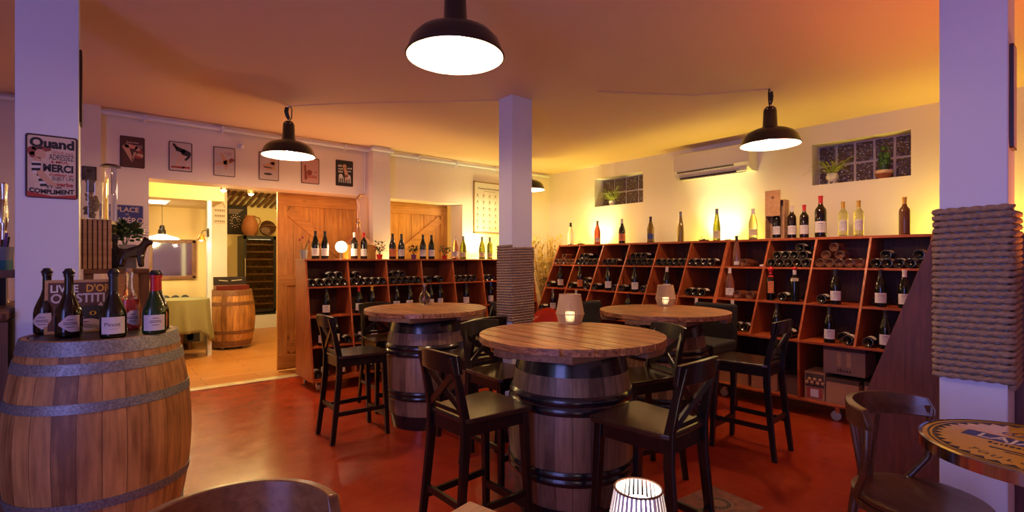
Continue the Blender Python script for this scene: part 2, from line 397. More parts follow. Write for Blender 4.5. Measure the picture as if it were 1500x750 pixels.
# ------------------------------------------------------------------ back room
YR = 6.28
struct('wall_back_room_left', B().box(-1.2, -1.1, YR, 9.5, 0, CZ), CREAM)
struct('wall_back_room_mirror', B().box(-1.2, 1.37, 9.4, 9.5, 0, 2.145), CREAM)
struct('wall_back_room_bulkhead', B().box(-1.1, 1.37, 8.0, 9.5, 2.145, CZ), CREAM)
struct('wall_back_room_stub', B().box(1.37, 1.58, 9.0, 11.3, 0, CZ), W_WALL)
struct('wall_back_room_far', B().box(1.37, 5.0, 11.2, 11.3, 0, CZ), CREAM)
struct('wall_back_room_right', B().box(4.9, 5.0, YR, 11.3, 0, CZ), CREAM)
struct('ceiling_back_room', B().box(-1.2, 5.0, YR, 11.4, CZ, CZ+.1), CREAM)
struct('trim_alcove_post', B().box(1.165, 1.215, 8.0, 8.1, 0, 2.145), W_PAINT)
pl = thing('ceiling_panel_light', 'square lit panel light in the low back room ceiling', 'light', (.58, 8.55, 2.145))
obj('frame', B().box(-.19, .19, -.24, .24, -.012, 0), W_PAINT, pl)
obj('diffuser', B().box(-.17, .17, -.22, .22, -.016, -.011), plain('panel_glow', (1, 1, 1), .5, em=(1, .93, .75), es=6), pl)
mr_ = thing('wall_mirror', 'square brown framed mirror on the yellow back room wall', 'mirror', (.90, 9.399, 1.33))
fb = B()
for s in (-1, 1):
    fb.box(-.30, .30, -.035, 0, s*.285-.028, s*.285+.028); fb.box(s*.285-.028, s*.285+.028, -.035, 0, -.30, .30)
obj('frame', fb, OLDW, mr_, bevel=.004)
obj('glass', B().box(-.27, .27, -.016, -.004, -.27, .27), plain('mirror_glass', (.75, .75, .72), .08, metal=1), mr_)
pn = thing('pendant_lamp', 'pendant lamp with wide white shade before the mirror', 'lamp', (.706, 8.7, 1.62))
obj('shade', B().lathe([(.215, 0), (.19, .025), (.10, .05), (.05, .07), (.048, .068), (.09, .045), (.185, .018), (.21, -.002), (.215, 0)], 28), plain('lit_shade', (.9, .9, .85), .4, em=(1, .95, .8), es=2.0), pn, smooth=True)
obj('cap', B().lathe([(.05, .07), (.045, .13), (.03, .15), (.035, .17), (.02, .2), (.001, .2)], 16), BLACKM, pn, smooth=True)
obj('cord', B().tube([(0, 0, .2), (0, 0, .523)], .003, 6), BLACKP, pn)
obj('bulb', B().ball((0, 0, .035), .03), BULB, pn, smooth=True)
sc_ = thing('wall_sconce', 'small bell shaped metal sconce on the white post beside the mirror', 'lamp', (1.17, 7.99, 1.60))
obj('bracket', B().tube([(0, 0, .1), (-.02, -.05, .13), (-.07, -.08, .12), (-.09, -.09, .08)], .006, 6).box(-.015, .015, -.01, 0, .04, .16), BLACKM, sc_, smooth=True)
obj('shade', B().lathe([(.065, 0), (.045, .04), (.02, .075), (.001, .09)], 18, (-.09, -.09, -.01)), BRASS, sc_, smooth=True)
obj('bulb', B().ball((-.09, -.09, .005), .025), BULB, sc_, smooth=True)
for i, (x, y, lb) in enumerate([(1.19, 7.0, 'bright ceiling spotlight just inside the wide opening, above the white wall end'), (1.55, 7.25, 'second ceiling spotlight inside the opening, nearer the barn door')]):
    s_ = thing('ceiling_spotlight', lb, 'spotlight', (x, y, CZ), group='back room spotlights')
    z0 = -.50 if i == 0 else -.49
    obj('stem', B().tube([(0, 0, 0), (0, 0, z0)], .006, 6), W_PAINT, s_)
    obj('housing', B().lathe([(.02, z0+.03), (.04, z0), (.04, z0-.05), (.034, z0-.05), (.034, z0-.01), (.001, z0-.01)], 16), CHROME, s_, smooth=True)
    obj('bulb', B().ball((0, 0, z0-.04), .033), plain('hot_bulb', (1, 1, 1), .4, em=(1, .9, .6), es=60), s_, smooth=True)
hs = thing('hanging_sign', 'small white lettered plaques hanging on the white wall end', 'sign', (1.475, 8.985, 1.95))
obj('string', B().tube([(-.08, 0, .19), (0, -.005, .36), (.08, 0, .19)], .003, 5), OLDW, hs)
for k, s in enumerate(('BAR', 'VIN', 'ROOM')):
    q = obj('plaque', B().box(-.09, .09, -.012, 0, .12-k*.085, .18-k*.085), plain('plaque_white', (.7, .68, .6), .6), hs)
    pb = B()
    for u in range(6): pb.box(-.07+u*.024, -.055+u*.024, -.0135, -.0118, .135-k*.085, .165-k*.085)
    obj('fine_print', pb, OLDW, hs)
# chalkboard
cb = thing('chalkboard', 'dark chalkboard with chalk drawing on the far back room wall', 'chalkboard', (2.12, 11.199, 2.12))
obj('board', B().box(-.20, .20, -.02, 0, -.29, .29), plain('slate', (.025, .015, .012), .7), cb)
cw_ = B()
for k in range(26):
    a = k*.55; x = -.02+.10*cos(a)*(.4+k/40); z = -.02+.15*sin(a)*(.4+k/40)
    cw_.box(x-.010, x+.010, -.024, -.019, z-.007, z+.007)
for k in range(4): cw_.box(-.13, .13-.03*k, -.024, -.019, .20-k*.025, .207-k*.025)
obj('chalk_drawing', cw_, plain('chalk', (.7, .5, .45), .8), cb)
# wine cooler on plinth
struct('trim_plinth', B().box(1.60, 3.4, 10.55, 11.2, 0, .25), W_PAINT)
wc = thing('wine_cooler', 'tall black glass fronted wine cooler on the white plinth', 'wine cooler', (2.43, 10.6, .25))
cbb = B().box(-.29, .29, .03, .56, 0, .03).box(-.29, .29, .03, .56, 1.50, 1.54).box(-.29, -.26, .03, .56, .03, 1.5).box(.26, .29, .03, .56, .03, 1.5).box(-.26, .26, .53, .56, .03, 1.5)
obj('cabinet', cbb, BLACKP, wc, bevel=.004)
df = B()
for s in (-1, 1): df.box(s*.265-.025, s*.265+.025, 0, .028, .06, 1.54)
df.box(-.29, .29, 0, .028, 1.47, 1.54).box(-.29, .29, 0, .028, .06, .12)
d_ = obj('door', df, BLACKP, wc, bevel=.003)
obj('door_glass', B().box(-.24, .24, .010, .016, .12, 1.47), plain('cooler_glass', (.6, .6, .55), .02, trans=1), d_)
obj('handle', B().tube([(-.27, 0, .5), (-.27, -.03, .52), (-.27, -.03, 1.1), (-.27, 0, 1.12)], .008, 8), CHROME, d_, smooth=True)
for k in range(9): obj('cooler_shelf', B().box(-.25, .25, .05, .50, .2+k*.145, .225+k*.145), LIGHTW, wc)
obj('light_strip', B().box(-.2, .2, .06, .08, 1.47, 1.485), plain('cooler_led', (1, 1, 1), .4, em=(1, .8, .45), es=9), wc)
g_i = 0
for k in range(9):
    for j in range(5):
        x = -.2+.1*j
        o = tag(obj('wine_bottle', B().lathe([(.001, 0), (.036, 0), (.036, .19), (.014, .24), (.014, .29), (.001, .29)], 10, M=Matrix.Rotation(-PI/2, 4, 'X')), GLASSG, smooth=True, loc=(2.43+x, 10.66, .25+.225+k*.145+.037)),
                'wine bottle inside the back room wine cooler', 'bottle', 'bottles lying in the wine cooler')
# jug and basket on the cooler
jg = thing('terracotta_jug', 'orange clay jug standing on top of the wine cooler', 'jug', (2.30, 10.85, 1.79))
obj('body', B().lathe([(.001, 0), (.09, 0), (.14, .10), (.15, .2), (.12, .31), (.085, .36), (.095, .40), (.085, .40), (.075, .36), (.001, .34)], 24), TERRA, jg, smooth=True)
obj('handle', B().tube([(.09, 0, .38), (.17, 0, .36), (.19, 0, .28), (.14, 0, .2)], .013, 8), TERRA, jg, smooth=True)
bk = thing('wicker_basket', 'dark wicker basket tipped on its side on the wine cooler', 'basket', (2.62, 10.9, 1.79))
M_ = Matrix.Translation((0, 0, .15)) @ Matrix.Rotation(math.radians(75), 4, 'X')
obj('body', B().lathe([(.001, -.12), (.09, -.12), (.14, 0), (.15, .1), (.145, .1), (.13, 0), (.085, -.11), (.001, -.11)], 24, M=M_), OLDW, bk, smooth=True)
obj('handle', B().tube([M_ @ Vector((.147*cos(a), 0, .1+.16*sin(a))) for a in [PI*i/12 for i in range(13)]], .010, 6), OLDW, bk, smooth=True)
cn = B().box(1.60, 3.4, 10.35, 11.19, 2.60, 2.64)
for k in range(16): cn.bar((1.66+k*.115, 10.36, 2.60), (1.60+k*.115, 11.15, 2.40), .045, .03)
tag(obj('slatted_wood_canopy', cn, OLDW), 'dark slatted wooden canopy under the ceiling above the wine cooler', 'canopy')

def barrel(name, label, cat, loc, R0, Rm, H, smat, hmat, hoops, head_in=.03, group=None, rz=0):
    t = thing(name, label, cat, loc, rz, group)
    def rad(z): u = (z/H-.5)*2; return R0+(Rm-R0)*(1-abs(u)**1.9)
    n = 22; th = .025
    prof = [(rad(H*i/n), H*i/n) for i in range(n+1)]
    inn = [(rad(H)-th, H), (rad(H-head_in)-th, H-head_in)]
    low = [(rad(0)-th, head_in), (rad(0)-th, 0)]
    obj('staves', B().lathe(low+prof+inn, 72), smat, t, smooth=True)
    obj('head', B().lathe([(.001, H-head_in), (rad(H)-th+.003, H-head_in)], 48).lathe([(.001, head_in), (rad(0)-th+.003, head_in)], 48), BARTOP if hmat == GALV else smat, t)
    for (a, b_, ridge) in hoops:
        k = 6; pr = [(rad(a+(b_-a)*i/k)+(.004 if not ridge else .006+.008*(i in (1, 2, 4, 5))), a+(b_-a)*i/k) for i in range(k+1)]
        obj('hoop', B().lathe([(rad(a)-.002, a)]+pr+[(rad(b_)-.002, b_)], 72), hmat, t, smooth=True)
    return t
# pressing barrel on castors in the back room
bb = barrel('wine_barrel', 'small dark oak barrel on castors in the back room', 'barrel', (1.55, 8.52, .075), .27, .325, .80, STAVE, BLKHOOP if False else OLDW,
            [(.0, .06, 0), (.16, .21, 0), (.58, .63, 0), (.72, .80, 0)])
obj('dolly_board', B().lathe([(.001, -.03), (.27, -.03), (.27, -.003), (.001, -.003)], 32), OLDW, bb)
for a in (.8, 2.37, 3.94, 5.5):
    obj('castor', B().lathe([(.001, -.012), (.022, -.012), (.022, .012), (.001, .012)], 14, (.2*cos(a), .2*sin(a), -.053), M=Matrix.Rotation(PI/2, 4, 'X')).box(.2*cos(a)-.02, .2*cos(a)+.02, .2*sin(a)-.02, .2*sin(a)+.02, -.034, -.03), plain('castor_grey', (.35, .33, .3), .5), bb)
cs = thing('presentation_case', 'dark red open case with white utensils on the back room barrel', 'case', (1.55, 8.50, .876))
obj('tray', B().box(-.22, .22, -.12, .12, 0, .07), plain('dark_red_leather', (.12, .012, .01), .35), cs, bevel=.006)
obj('lid', B().box(-.22, .22, .11, .13, .07, .19), plain('black_lining', (.02, .012, .012), .6), cs, bevel=.004)
obj('utensil', B().tube([(-.15, .108, .14), (-.03, .108, .125)], .006, 6).tube([(.02, .108, .13), (.16, .108, .14)], .006, 6), plain('ivory', (.8, .75, .65), .4), cs)
# cloth draped round table
tb = thing('round_table', 'round side table hidden under an olive cloth in the back room', 'table', (.86, 8.05, 0))
obj('top', B().lathe([(.001, .77), (.33, .77), (.33, .79), (.001, .79)], 40), OLDW, tb)
obj('pedestal', B().lathe([(.03, .77), (.03, .06), (.2, .02), (.2, 0), (.001, 0)], 20), OLDW, tb, smooth=True)
vs = []; fs = []; na = 96; nr = 14
for i in range(nr+1):
    for k in range(na):
        a = 2*PI*k/na
        hang = .42+.16*max(0, cos(2*(a+.2)))
        if i <= 4: rr = .335*i/4+.0001; z = .794
        else:
            f = (i-4)/(nr-4); rr = .338+.05*f*(.5+.5*cos(9*a+.4))+.015*f*cos(17*a); z = .794-.012-hang*f
        vs.append((rr*cos(a), rr*sin(a), z))
for i in range(nr):
    for k in range(na): fs.append((i*na+k, i*na+(k+1) % na, (i+1)*na+(k+1) % na, (i+1)*na+k))
tag(obj('tablecloth', B().add(vs, fs), CLOTH, smooth=True, loc=(.86, 8.05, .002), solid=.004), 'olive green cloth draped over the round back room table', 'tablecloth')
sf = thing('tufted_sofa', 'dark tufted sofa against the mirror wall of the back room', 'sofa', (.36, 9.05, 0))
SOF = plain('dark_grey_leather', (.035, .035, .04), .45)
obj('seat', B().box(-.75, .75, -.42, .20, .12, .42), SOF, sf, bevel=.03)
bkb = B().box(-.75, .75, .18, .30, .12, .74)
for i in range(12): bkb.ball((-.69+i*.125, .20, .72), .06, 12)
obj('backrest', bkb, SOF, sf, smooth=True)
for s in (-1, 1):
    obj('armrest', B().box(s*.72-.08, s*.72+.08, -.42, .28, .12, .6).lathe([(.001, -.42), (.09, -.42), (.09, .28), (.001, .28)], 16, (s*.72, 0, .6), M=Matrix.Rotation(-PI/2, 4, 'X')), SOF, sf, smooth=True)
for s in (-1, 1):
    for u in (-.36, .22): obj('leg', B().lathe([(.02, 0), (.028, .12)], 12, (s*.68, u, 0)), OLDW, sf)

# barn doors
def barn(name, label, x0, x1, flip, y=6.30):
    W = x1-x0; t = thing(name, label, 'door', (x0, y, .015)); b = B(); n = round(W/.19); pw = W/n
    for i in range(n): b.box(i*pw+.002, (i+1)*pw-.002, .025, .05, 0, 2.30)
    obj('planks', b, PINE, t, bevel=.003)
    for z, h in ((1.98, .17) if False else (1.955, .20), (1.0, .13), (.02, .16)):
        obj('rail', B().box(0, W, 0, .024, z, z+h), PINEX, t, bevel=.003)
    for s in (0, 1): obj('stile', B().box(s*(W-.11), s*(W-.11)+.11, -.0005, .0245, .18, 1.0).box(s*(W-.11), s*(W-.11)+.11, -.0005, .0245, 1.13, 1.955), PINE, t, bevel=.002)
    e0, e1 = (.12, W-.12) if not flip else (W-.12, .12)
    obj('diagonal_brace', B().bar((e0, .012, 1.90), (e1, .012, 1.18), .024, .11, up=(0, 0, 1)), PINEX, t, bevel=.002)
    obj('diagonal_brace', B().bar((e0, .012, .22), (e1, .012, .94), .024, .11, up=(0, 0, 1)), PINEX, t, bevel=.002)
    return t
barn('barn_door', 'sliding pine barn door beside the wide opening, partly behind the rack', 1.63, 2.74, False)
barn('barn_door', 'sliding pine barn door filling the narrow opening past the pilaster', 2.82, 3.98, True)

# ------------------------------------------------------------------ signs
TIN = plain('tin_edge_dark', (.06, .03, .03), .4, metal=.3)
def rrect(w, h, r, n=4):
    pts = []
    for cx, cy, a in ((w/2-r, h/2-r, 0), (-w/2+r, h/2-r, 90), (-w/2+r, -h/2+r, 180), (w/2-r, -h/2+r, 270)):
        for k in range(n+1): q = math.radians(a+90*k/n); pts.append((cx+r*cos(q), cy+r*sin(q)))
    return pts
def panel(name, label, cat, c, w, h, face, edge=TIN, ux=(1, 0, 0), thick=.004, group=None, border=.008, rad=.012):
    """flat sign standing on a wall; local x = ux, z up; normal faces the room"""
    t = thing(name, label, cat, c, math.atan2(ux[1], ux[0]), group)
    M = frameM((0, 0, 0), (1, 0, 0), (0, 0, 1))
    obj('backing', B().prism(rrect(w, h, rad), 0, thick, M), edge, t)
    obj('face', B().prism(rrect(w-border*2, h-border*2, rad*.7), thick, thick+.0008, M), face, t)
    t['w'] = w; t['h'] = h
    return t, M
def blob(t, name, polys, mat, M, off):
    b = B()
    for p in polys: b.prism(p, off, off+.0007, M)
    return obj(name, b, mat, t)
def limb(p0, p1, w0, w1):
    a = Vector(p0); c = Vector(p1); d = (c-a).normalized(); n = Vector((-d.y, d.x))
    return [tuple(a-n*w0/2), tuple(c-n*w1/2), tuple(c+d*w1/3), tuple(c+n*w1/2), tuple(a+n*w0/2), tuple(a-d*w0/3)]
def disc(cx, cy, r, ry=None, n=12): return [(cx+r*cos(2*PI*i/n), cy+(ry or r)*sin(2*PI*i/n)) for i in range(n)]
SKIN = plain('printed_skin', (.62, .36, .24), .5); SKINP = plain('printed_pale_skin', (.66, .45, .36), .5)
PBLK = plain('printed_black', (.02, .018, .022), .5); PRED = plain('printed_red', (.42, .05, .04), .5)
PCREAM = plain('printed_cream', (.66, .52, .42), .45, var=.12, vscale=14); PLIL = plain('printed_lilac', (.58, .48, .50), .45)
PBRN = plain('printed_brown', (.10, .035, .022), .5); PBLUE = plain('printed_blue', (.035, .045, .22), .35)
PHAIR = plain('printed_auburn', (.28, .06, .045), .5); PWHITE = plain('printed_white', (.72, .70, .70), .5)
PYEL = plain('printed_yellow', (.75, .38, .04), .5)
# the big one on the near pillar
qc = [AY(37, 196, 3.42), AY(114, 203, 3.42), AY(37, 290, 3.42), AY(114, 293, 3.42)]
w = qc[1][0]-qc[0][0]; h = (qc[0][1]-qc[2][1]+qc[1][1]-qc[3][1])/2
t, M = panel('metal_sign', 'large cream tin sign with lettering and striped-shirt figure on the near pillar', 'sign', ((qc[0][0]+qc[1][0])/2, 3.4195, (qc[0][1]+qc[3][1])/2+.003), w, h, PCREAM)
def T(t, M, s, x, z, size, mat, align='LEFT', sx=1, bold=0, off=.0052): return text('lettering', s, size, mat, t, M @ Matrix.Translation((x, z, off)), align=align, sx=sx, bold=bold)
W2 = w/2; H2 = h/2
def fit(t, M, st, u0, u1, v0, v1, mat, off=.0053, bold=0, arch=0):
    """lettering stretched into a cell of the sign (fractions from the top left corner)"""
    o = text('lettering', st, .05, mat, t, Matrix.Identity(4), ex=.0004, bold=bold); vv = o.data.vertices
    xs = [q.co.x for q in vv]; ys = [q.co.y for q in vv]; a, b_, c_, d_ = min(xs), max(xs), min(ys), max(ys)
    for q in vv:
        fx_ = (q.co.x-a)/(b_-a); X = (u0+(u1-u0)*fx_-.5)*w
        Y = (.5-v1+(v1-v0)*(q.co.y-c_)/(d_-c_))*h+arch*h*(2*fx_-1)**2; q.co = M @ Vector((X, Y, off+q.co.z))
    return o
fit(t, M, 'Quand', .08, .93, .05, .235, PBLK, bold=.0022)
fit(t, M, 'VOUS vous', .50, .91, .245, .285, PRED); fit(t, M, 'ADRESSEZ', .44, .92, .295, .385, PBLK)
fit(t, M, 'à MOI,', .48, .82, .395, .445, PRED, bold=.0015); fit(t, M, 'MERCI', .33, .91, .455, .58, PBLK, bold=.0022)
fit(t, M, "d'utiliser un", .44, .91, .595, .64, PRED, bold=.001); fit(t, M, 'SUJET UN', .50, .91, .65, .725, PBLK)
fit(t, M, 'verbe', .58, .91, .735, .805, PRED, bold=.0015); fit(t, M, 'ET un', .40, .68, .795, .84, PBLK, bold=.001)
fit(t, M, 'COMPLIMENT', .07, .93, .86, .935, PBLK, bold=.0022, arch=.02)
def uv(*ps): return [((u-.5)*w, (.5-v)*h) for u, v in ps]
blob(t, 'painted_band', [uv((.03, .90), (.5, .965), (.97, .93), (.97, .985), (.03, .985))], PRED, M, .0045)
blob(t, 'painted_hair', [uv(*disc(.12, .27, .09, .07)), uv(*disc(.30, .225, .19, .045)), uv(*disc(.14, .33, .07, .05))], PHAIR, M, .0049)
blob(t, 'painted_face', [uv(*disc(.28, .31, .11, .075)), uv((.16, .36), (.28, .37), (.30, .43), (.14, .43)), uv((.20, .58), (.32, .56), (.46, .70), (.60, .78), (.58, .82), (.42, .78), (.26, .68))], SKIN, M, .0053)
for i in range(10):
    v = .42+i*.04; ul = .10+.05*abs(i-2)/3 if i < 5 else .14+.015*i; ur = (.30, .29, .28, .28, .28, .30, .34, .38, .40, .40)[i]
    blob(t, 'painted_shirt_stripe', [uv((ul, v), (ur, v-.008), (ur, v+.032), (ul, v+.04))], PBLK if i % 2 else PWHITE, M, .0049)
# six small tin signs on the back wall
def T(t, M, s, x, z, size, mat, align='LEFT', sx=1, bold=0, off=.0052): return text('lettering', s, size, mat, t, M @ Matrix.Translation((x, z, off)), align=align, sx=sx, bold=bold)
def marks(t, M, x, z, w_, h_, mat, off=.0052, seed=1):
    """row of small unreadable strokes standing in for print too fine to read"""
    rnd = random.Random(seed); b = B(); u = x-w_/2
    while u < x+w_/2:
        g = h_*rnd.uniform(.25, .6); hh = h_*rnd.uniform(.6, 1)
        b.prism([(u, z), (u+g, z), (u+g*.9, z+hh), (u+g*.1, z+hh)], off, off+.0005, M); u += g+h_*.22
    return obj('fine_print', b, mat, t)
def tin(px0, px1, py0, py1, label, face, edge=TIN):
    x0, z0 = AY(px0, py0, YB); x1, _ = AY(px1, py0, YB); _, z1 = AY(px0, py1, YB)
    # py0/py1 are measured on the near (left) edge
    return panel('metal_sign', label, 'sign', ((x0+x1)/2, YB-.0005, (z0+z1)/2), x1-x0, z0-z1, face, edge, group='small tin signs above the wide opening')
t, M = tin(175.5, 212, 198, 244, 'brown tin sign with a seated pin-up, end one above the blue plaque', PBRN)
blob(t, 'painted_figure', [limb((-.055, .055), (.0, -.085), .05, .02), limb((-.05, .06), (.03, .045), .04, .035), limb((.03, .045), (.065, .0), .035, .03), limb((.02, .0), (.0, -.08), .02, .012), disc(.055, -.025, .028)], SKIN, M, .0050)
blob(t, 'painted_costume', [disc(.06, .01, .022, .012), disc(.04, -.045, .03, .012)], PRED, M, .0057)
marks(t, M, 0, .085, .09, .014, SKINP, seed=2)
for i in range(3): blob(t, 'painted_line', [[(.02, .07-i*.012), (.075, .07-i*.012), (.075, .066-i*.012), (.02, .066-i*.012)]], PLIL, M, .005)
t, M = tin(247, 281.5, 206, 249.5, 'pale tin sign with a bending pin-up in a black dress', PLIL)
blob(t, 'painted_figure', [limb((.02, .04), (-.03, -.10), .05, .03), limb((.05, -.0), (.02, -.11), .03, .02), limb((-.035, .05), (-.07, -.03), .02, .015), disc(-.045, .10, .028)], SKINP, M, .0050)
blob(t, 'painted_dress', [limb((-.03, .075), (.03, .055), .045, .04), limb((.02, .05), (.075, .03), .06, .05), limb((.075, .01), (.04, -.03), .02, .02), limb((-.06, .12), (-.03, .08), .02, .03)], PBLK, M, .0057)
blob(t, 'painted_ground', [[(-.08, -.10), (.08, -.095), (.08, -.115), (-.08, -.118)]], PRED, M, .005)
t, M = tin(312.5, 344.5, 214, 257, 'pale tin sign with a reclining pin-up kicking one leg up', PLIL)
blob(t, 'painted_figure', [limb((.01, .0), (-.03, .09), .045, .018), limb((.01, -.01), (-.08, -.03), .03, .02), limb((.0, -.01), (.05, .01), .045, .04), limb((.02, -.02), (.01, -.08), .03, .015), disc(.065, .01, .02)], SKIN, M, .0050)
blob(t, 'painted_hair', [disc(.07, .028, .024, .016)], PHAIR, M, .0057)
marks(t, M, .03, .092, .07, .010, PHAIR, seed=3); marks(t, M, .04, .072, .045, .010, PHAIR, seed=4)
t, M = tin(379, 408.5, 221.5, 263, 'tin sign with a reclining figure, half hidden behind the hanging lamp', PLIL)
blob(t, 'painted_figure', [limb((-.06, .0), (.05, .03), .03, .05), limb((-.03, -.03), (.06, -.02), .02, .03), disc(.04, .05, .03)], SKIN, M, .0050)
blob(t, 'painted_shadow', [limb((-.05, -.01), (.03, -.015), .012, .01), disc(-.01, -.085, .045, .012)], PBLK, M, .0057)
t, M = tin(441, 467.5, 230, 268, 'pinkish tin sign with red lettering, just past the hanging lamp', plain('printed_pink', (.55, .30, .27), .45))
blob(t, 'painted_figure', [limb((-.06, .06), (-.05, -.10), .02, .03), disc(-.01, -.02, .032), disc(.06, -.01, .009)], PHAIR, M, .0050)
marks(t, M, .02, -.066, .11, .020, PRED, seed=5)
blob(t, 'painted_band', [[(-.04, -.08), (.08, -.08), (.08, -.072), (-.04, -.072)]], PRED, M, .005)
t, M = tin(491.5, 517, 233.5, 271.5, 'dark tin sign with white chairs and a dancer, nearest the pilaster', PBLK)
blob(t, 'painted_chair', [disc(-.045, -.04, .026, .03), disc(.05, -.04, .026, .03)]+[[(x, -.115), (x+.009, -.115), (x+.009, -.05), (x, -.05)] for x in (-.07, -.045, -.02, .005, .03, .05, .07)], PWHITE, M, .0050)
blob(t, 'painted_figure', [disc(-.0, .085, .024), limb((.0, .07), (.03, -.03), .03, .045), limb((.03, -.03), (.01, -.08), .03, .02)], SKIN, M, .0057)
[marks(t, M, a_, b_, .05, .024, PWHITE, seed=int(60+b_*999)) for a_, b_ in ((-.055, .075), (-.05, .04), (-.05, .005), (.055, .055), (.055, .02))]
# blue plaque
x0, z0 = AY(162, 299, YB); x1, _ = AY(210, 299, YB); _, z1 = AY(162, 328, YB)
t, M = panel('metal_sign', 'blue enamel street plaque with cream lettering beside the wide opening', 'sign', ((x0+x1)/2, YB-.0005, (z0+z1)/2), x1-x0, z0-z1, PBLUE, plain('blue_edge', (.25, .22, .35), .4), border=.006)
T(t, M, 'PLACE', 0, .028, .062, PCREAM, 'CENTER', 1, .001); T(t, M, 'DE', 0, -.004, .022, PCREAM, 'CENTER'); T(t, M, "L'APÉRO", 0, -.078, .072, PCREAM, 'CENTER', .92, .001)
# dark framed photo left of it
x0, z0 = AY(120, 243, 5.90); x1, _ = AY(141.5, 243, 5.90); _, z1 = AY(120, 281, 5.90)
t, M = panel('picture_frame', 'small dark framed picture half hidden by the near pillar', 'picture', ((x0+x1)/2, 5.8995, (z0+z1)/2), x1-x0, z0-z1, plain('dark_photo', (.08, .06, .06), .4, var=.9, vscale=18), thick=.012, border=.01, rad=.003)
# wine map poster
x0, z0 = AY(693, 265, YB); _, z1 = AY(693, 341.5, YB)
t = thing('framed_poster', 'thin framed white grape chart on the back wall behind the pillar', 'poster', ((x0+4.80)/2, YB-.001, (z0+z1)/2)); W2 = (4.80-x0)/2; H2 = (z0-z1)/2
M = frameM((0, 0, 0), (1, 0, 0), (0, 0, 1))
fb = B()
for s in (-1, 1): fb.box(-W2, W2, -.02, 0, s*(H2-.008)-.008, s*(H2-.008)+.008); fb.box(s*(W2-.008)-.008, s*(W2-.008)+.008, -.02, 0, -H2, H2)
obj('frame', fb, plain('gold_frame', (.35, .22, .06), .4), t)
obj('print', B().box(-W2+.015, W2-.015, -.012, 0, -H2+.015, H2-.015), plain('poster_paper', (.80, .78, .70), .5), t)
marks(t, M, 0, H2-.11, .42, .026, TAPE, .0122, 8); marks(t, M, 0, H2-.14, .2, .010, TAPE, .0122, 9)
gb = B()
for i in range(5):
    for j in range(6):
        x = -W2+.07+i*(2*W2-.14)/4; z = H2-.2-j*.095
        gb.ball((x, -.013, z), .012, 6, 1); gb.box(x-.03, x+.03, -.0135, -.012, z-.028, z-.023)
obj('printed_grapes', gb, plain('print_olive', (.25, .22, .08), .6), t)
# frame on the side of the tall roped pillar
t, M = panel('metal_sign', 'framed sign seen edge-on on the side of the near rope-wrapped pillar', 'sign', (2.855, .2695, 1.985), .10, .42, PLIL, TIN, thick=.012)
t, M = panel('picture_frame', 'thin dark frame seen edge-on on the side of the pillar behind the barrel', 'picture', (-.0745, 3.53, 1.33+235/732*2.74+.03), .16, .38, PBRN, TIN, ux=(0, 1, 0), thick=.010)

# ------------------------------------------------------------------ rope wraps
def ropewrap(label, x0, x1, y0, y1, z0, z1, r=.0115, rc=.012):
    pitch = 2*r*.98; turns = int((z1-z0)/pitch)
    # rounded square path
    X0, X1, Y0, Y1 = x0-r, x1+r, y0-r, y1+r; c = .014
    base = []
    def seg(a, b_):
        L_ = math.dist(a, b_); n = max(1, round(L_/.011))
        for i in range(n): base.append((a[0]+(b_[0]-a[0])*i/n, a[1]+(b_[1]-a[1])*i/n))
    def arc(cx, cy, a0):
        for i in range(3): q = math.radians(a0+30*i); base.append((cx+c*cos(q), cy+c*sin(q)))
    seg((X0+c, Y0), (X1-c, Y0)); arc(X1-c, Y0+c, -90); seg((X1, Y0+c), (X1, Y1-c)); arc(X1-c, Y1-c, 0)
    seg((X1-c, Y1), (X0+c, Y1)); arc(X0+c, Y1-c, 90); seg((X0, Y1-c), (X0, Y0+c)); arc(X0+c, Y0+c, 180)
    nb = len(base); vs = []; n = 9; tot = nb*turns; s = 0
    for i in range(tot):
        p = base[i % nb]; p1 = base[(i+1) % nb]; dx, dy = p1[0]-p[0], p1[1]-p[1]; L_ = math.hypot(dx, dy); s += L_
        ox, oy = dy/L_, -dx/L_; z = z0+r+pitch*i/nb
        for k_ in range(n):
            q = 2*PI*k_/n; rr = r*(.88+.20*cos(3*q-s*2*PI/.040))
            vs.append((p[0]+ox*rr*cos(q), p[1]+oy*rr*cos(q), z+rr*sin(q)))
    fs = [(i*n+k_, i*n+(k_+1) % n, (i+1)*n+(k_+1) % n, (i+1)*n+k_) for i in range(tot-1) for k_ in range(n)]
    fs += [tuple(range(n)), tuple((tot-1)*n+k_ for k_ in range(n))]
    o = obj('rope_wrap', B().add(vs, fs), ROPE); o.data.shade_smooth()
    tag(o, label, 'rope')
ropewrap('thick natural rope wound around the pillar beside the dark side panel', 2.77, 2.975, .27, .48, .81, 1.53, r=.0135)
ropewrap('thick natural rope wound around the pillar between the barrel tables', 2.70, 2.93, 3.26, 3.44, .78, 1.445)

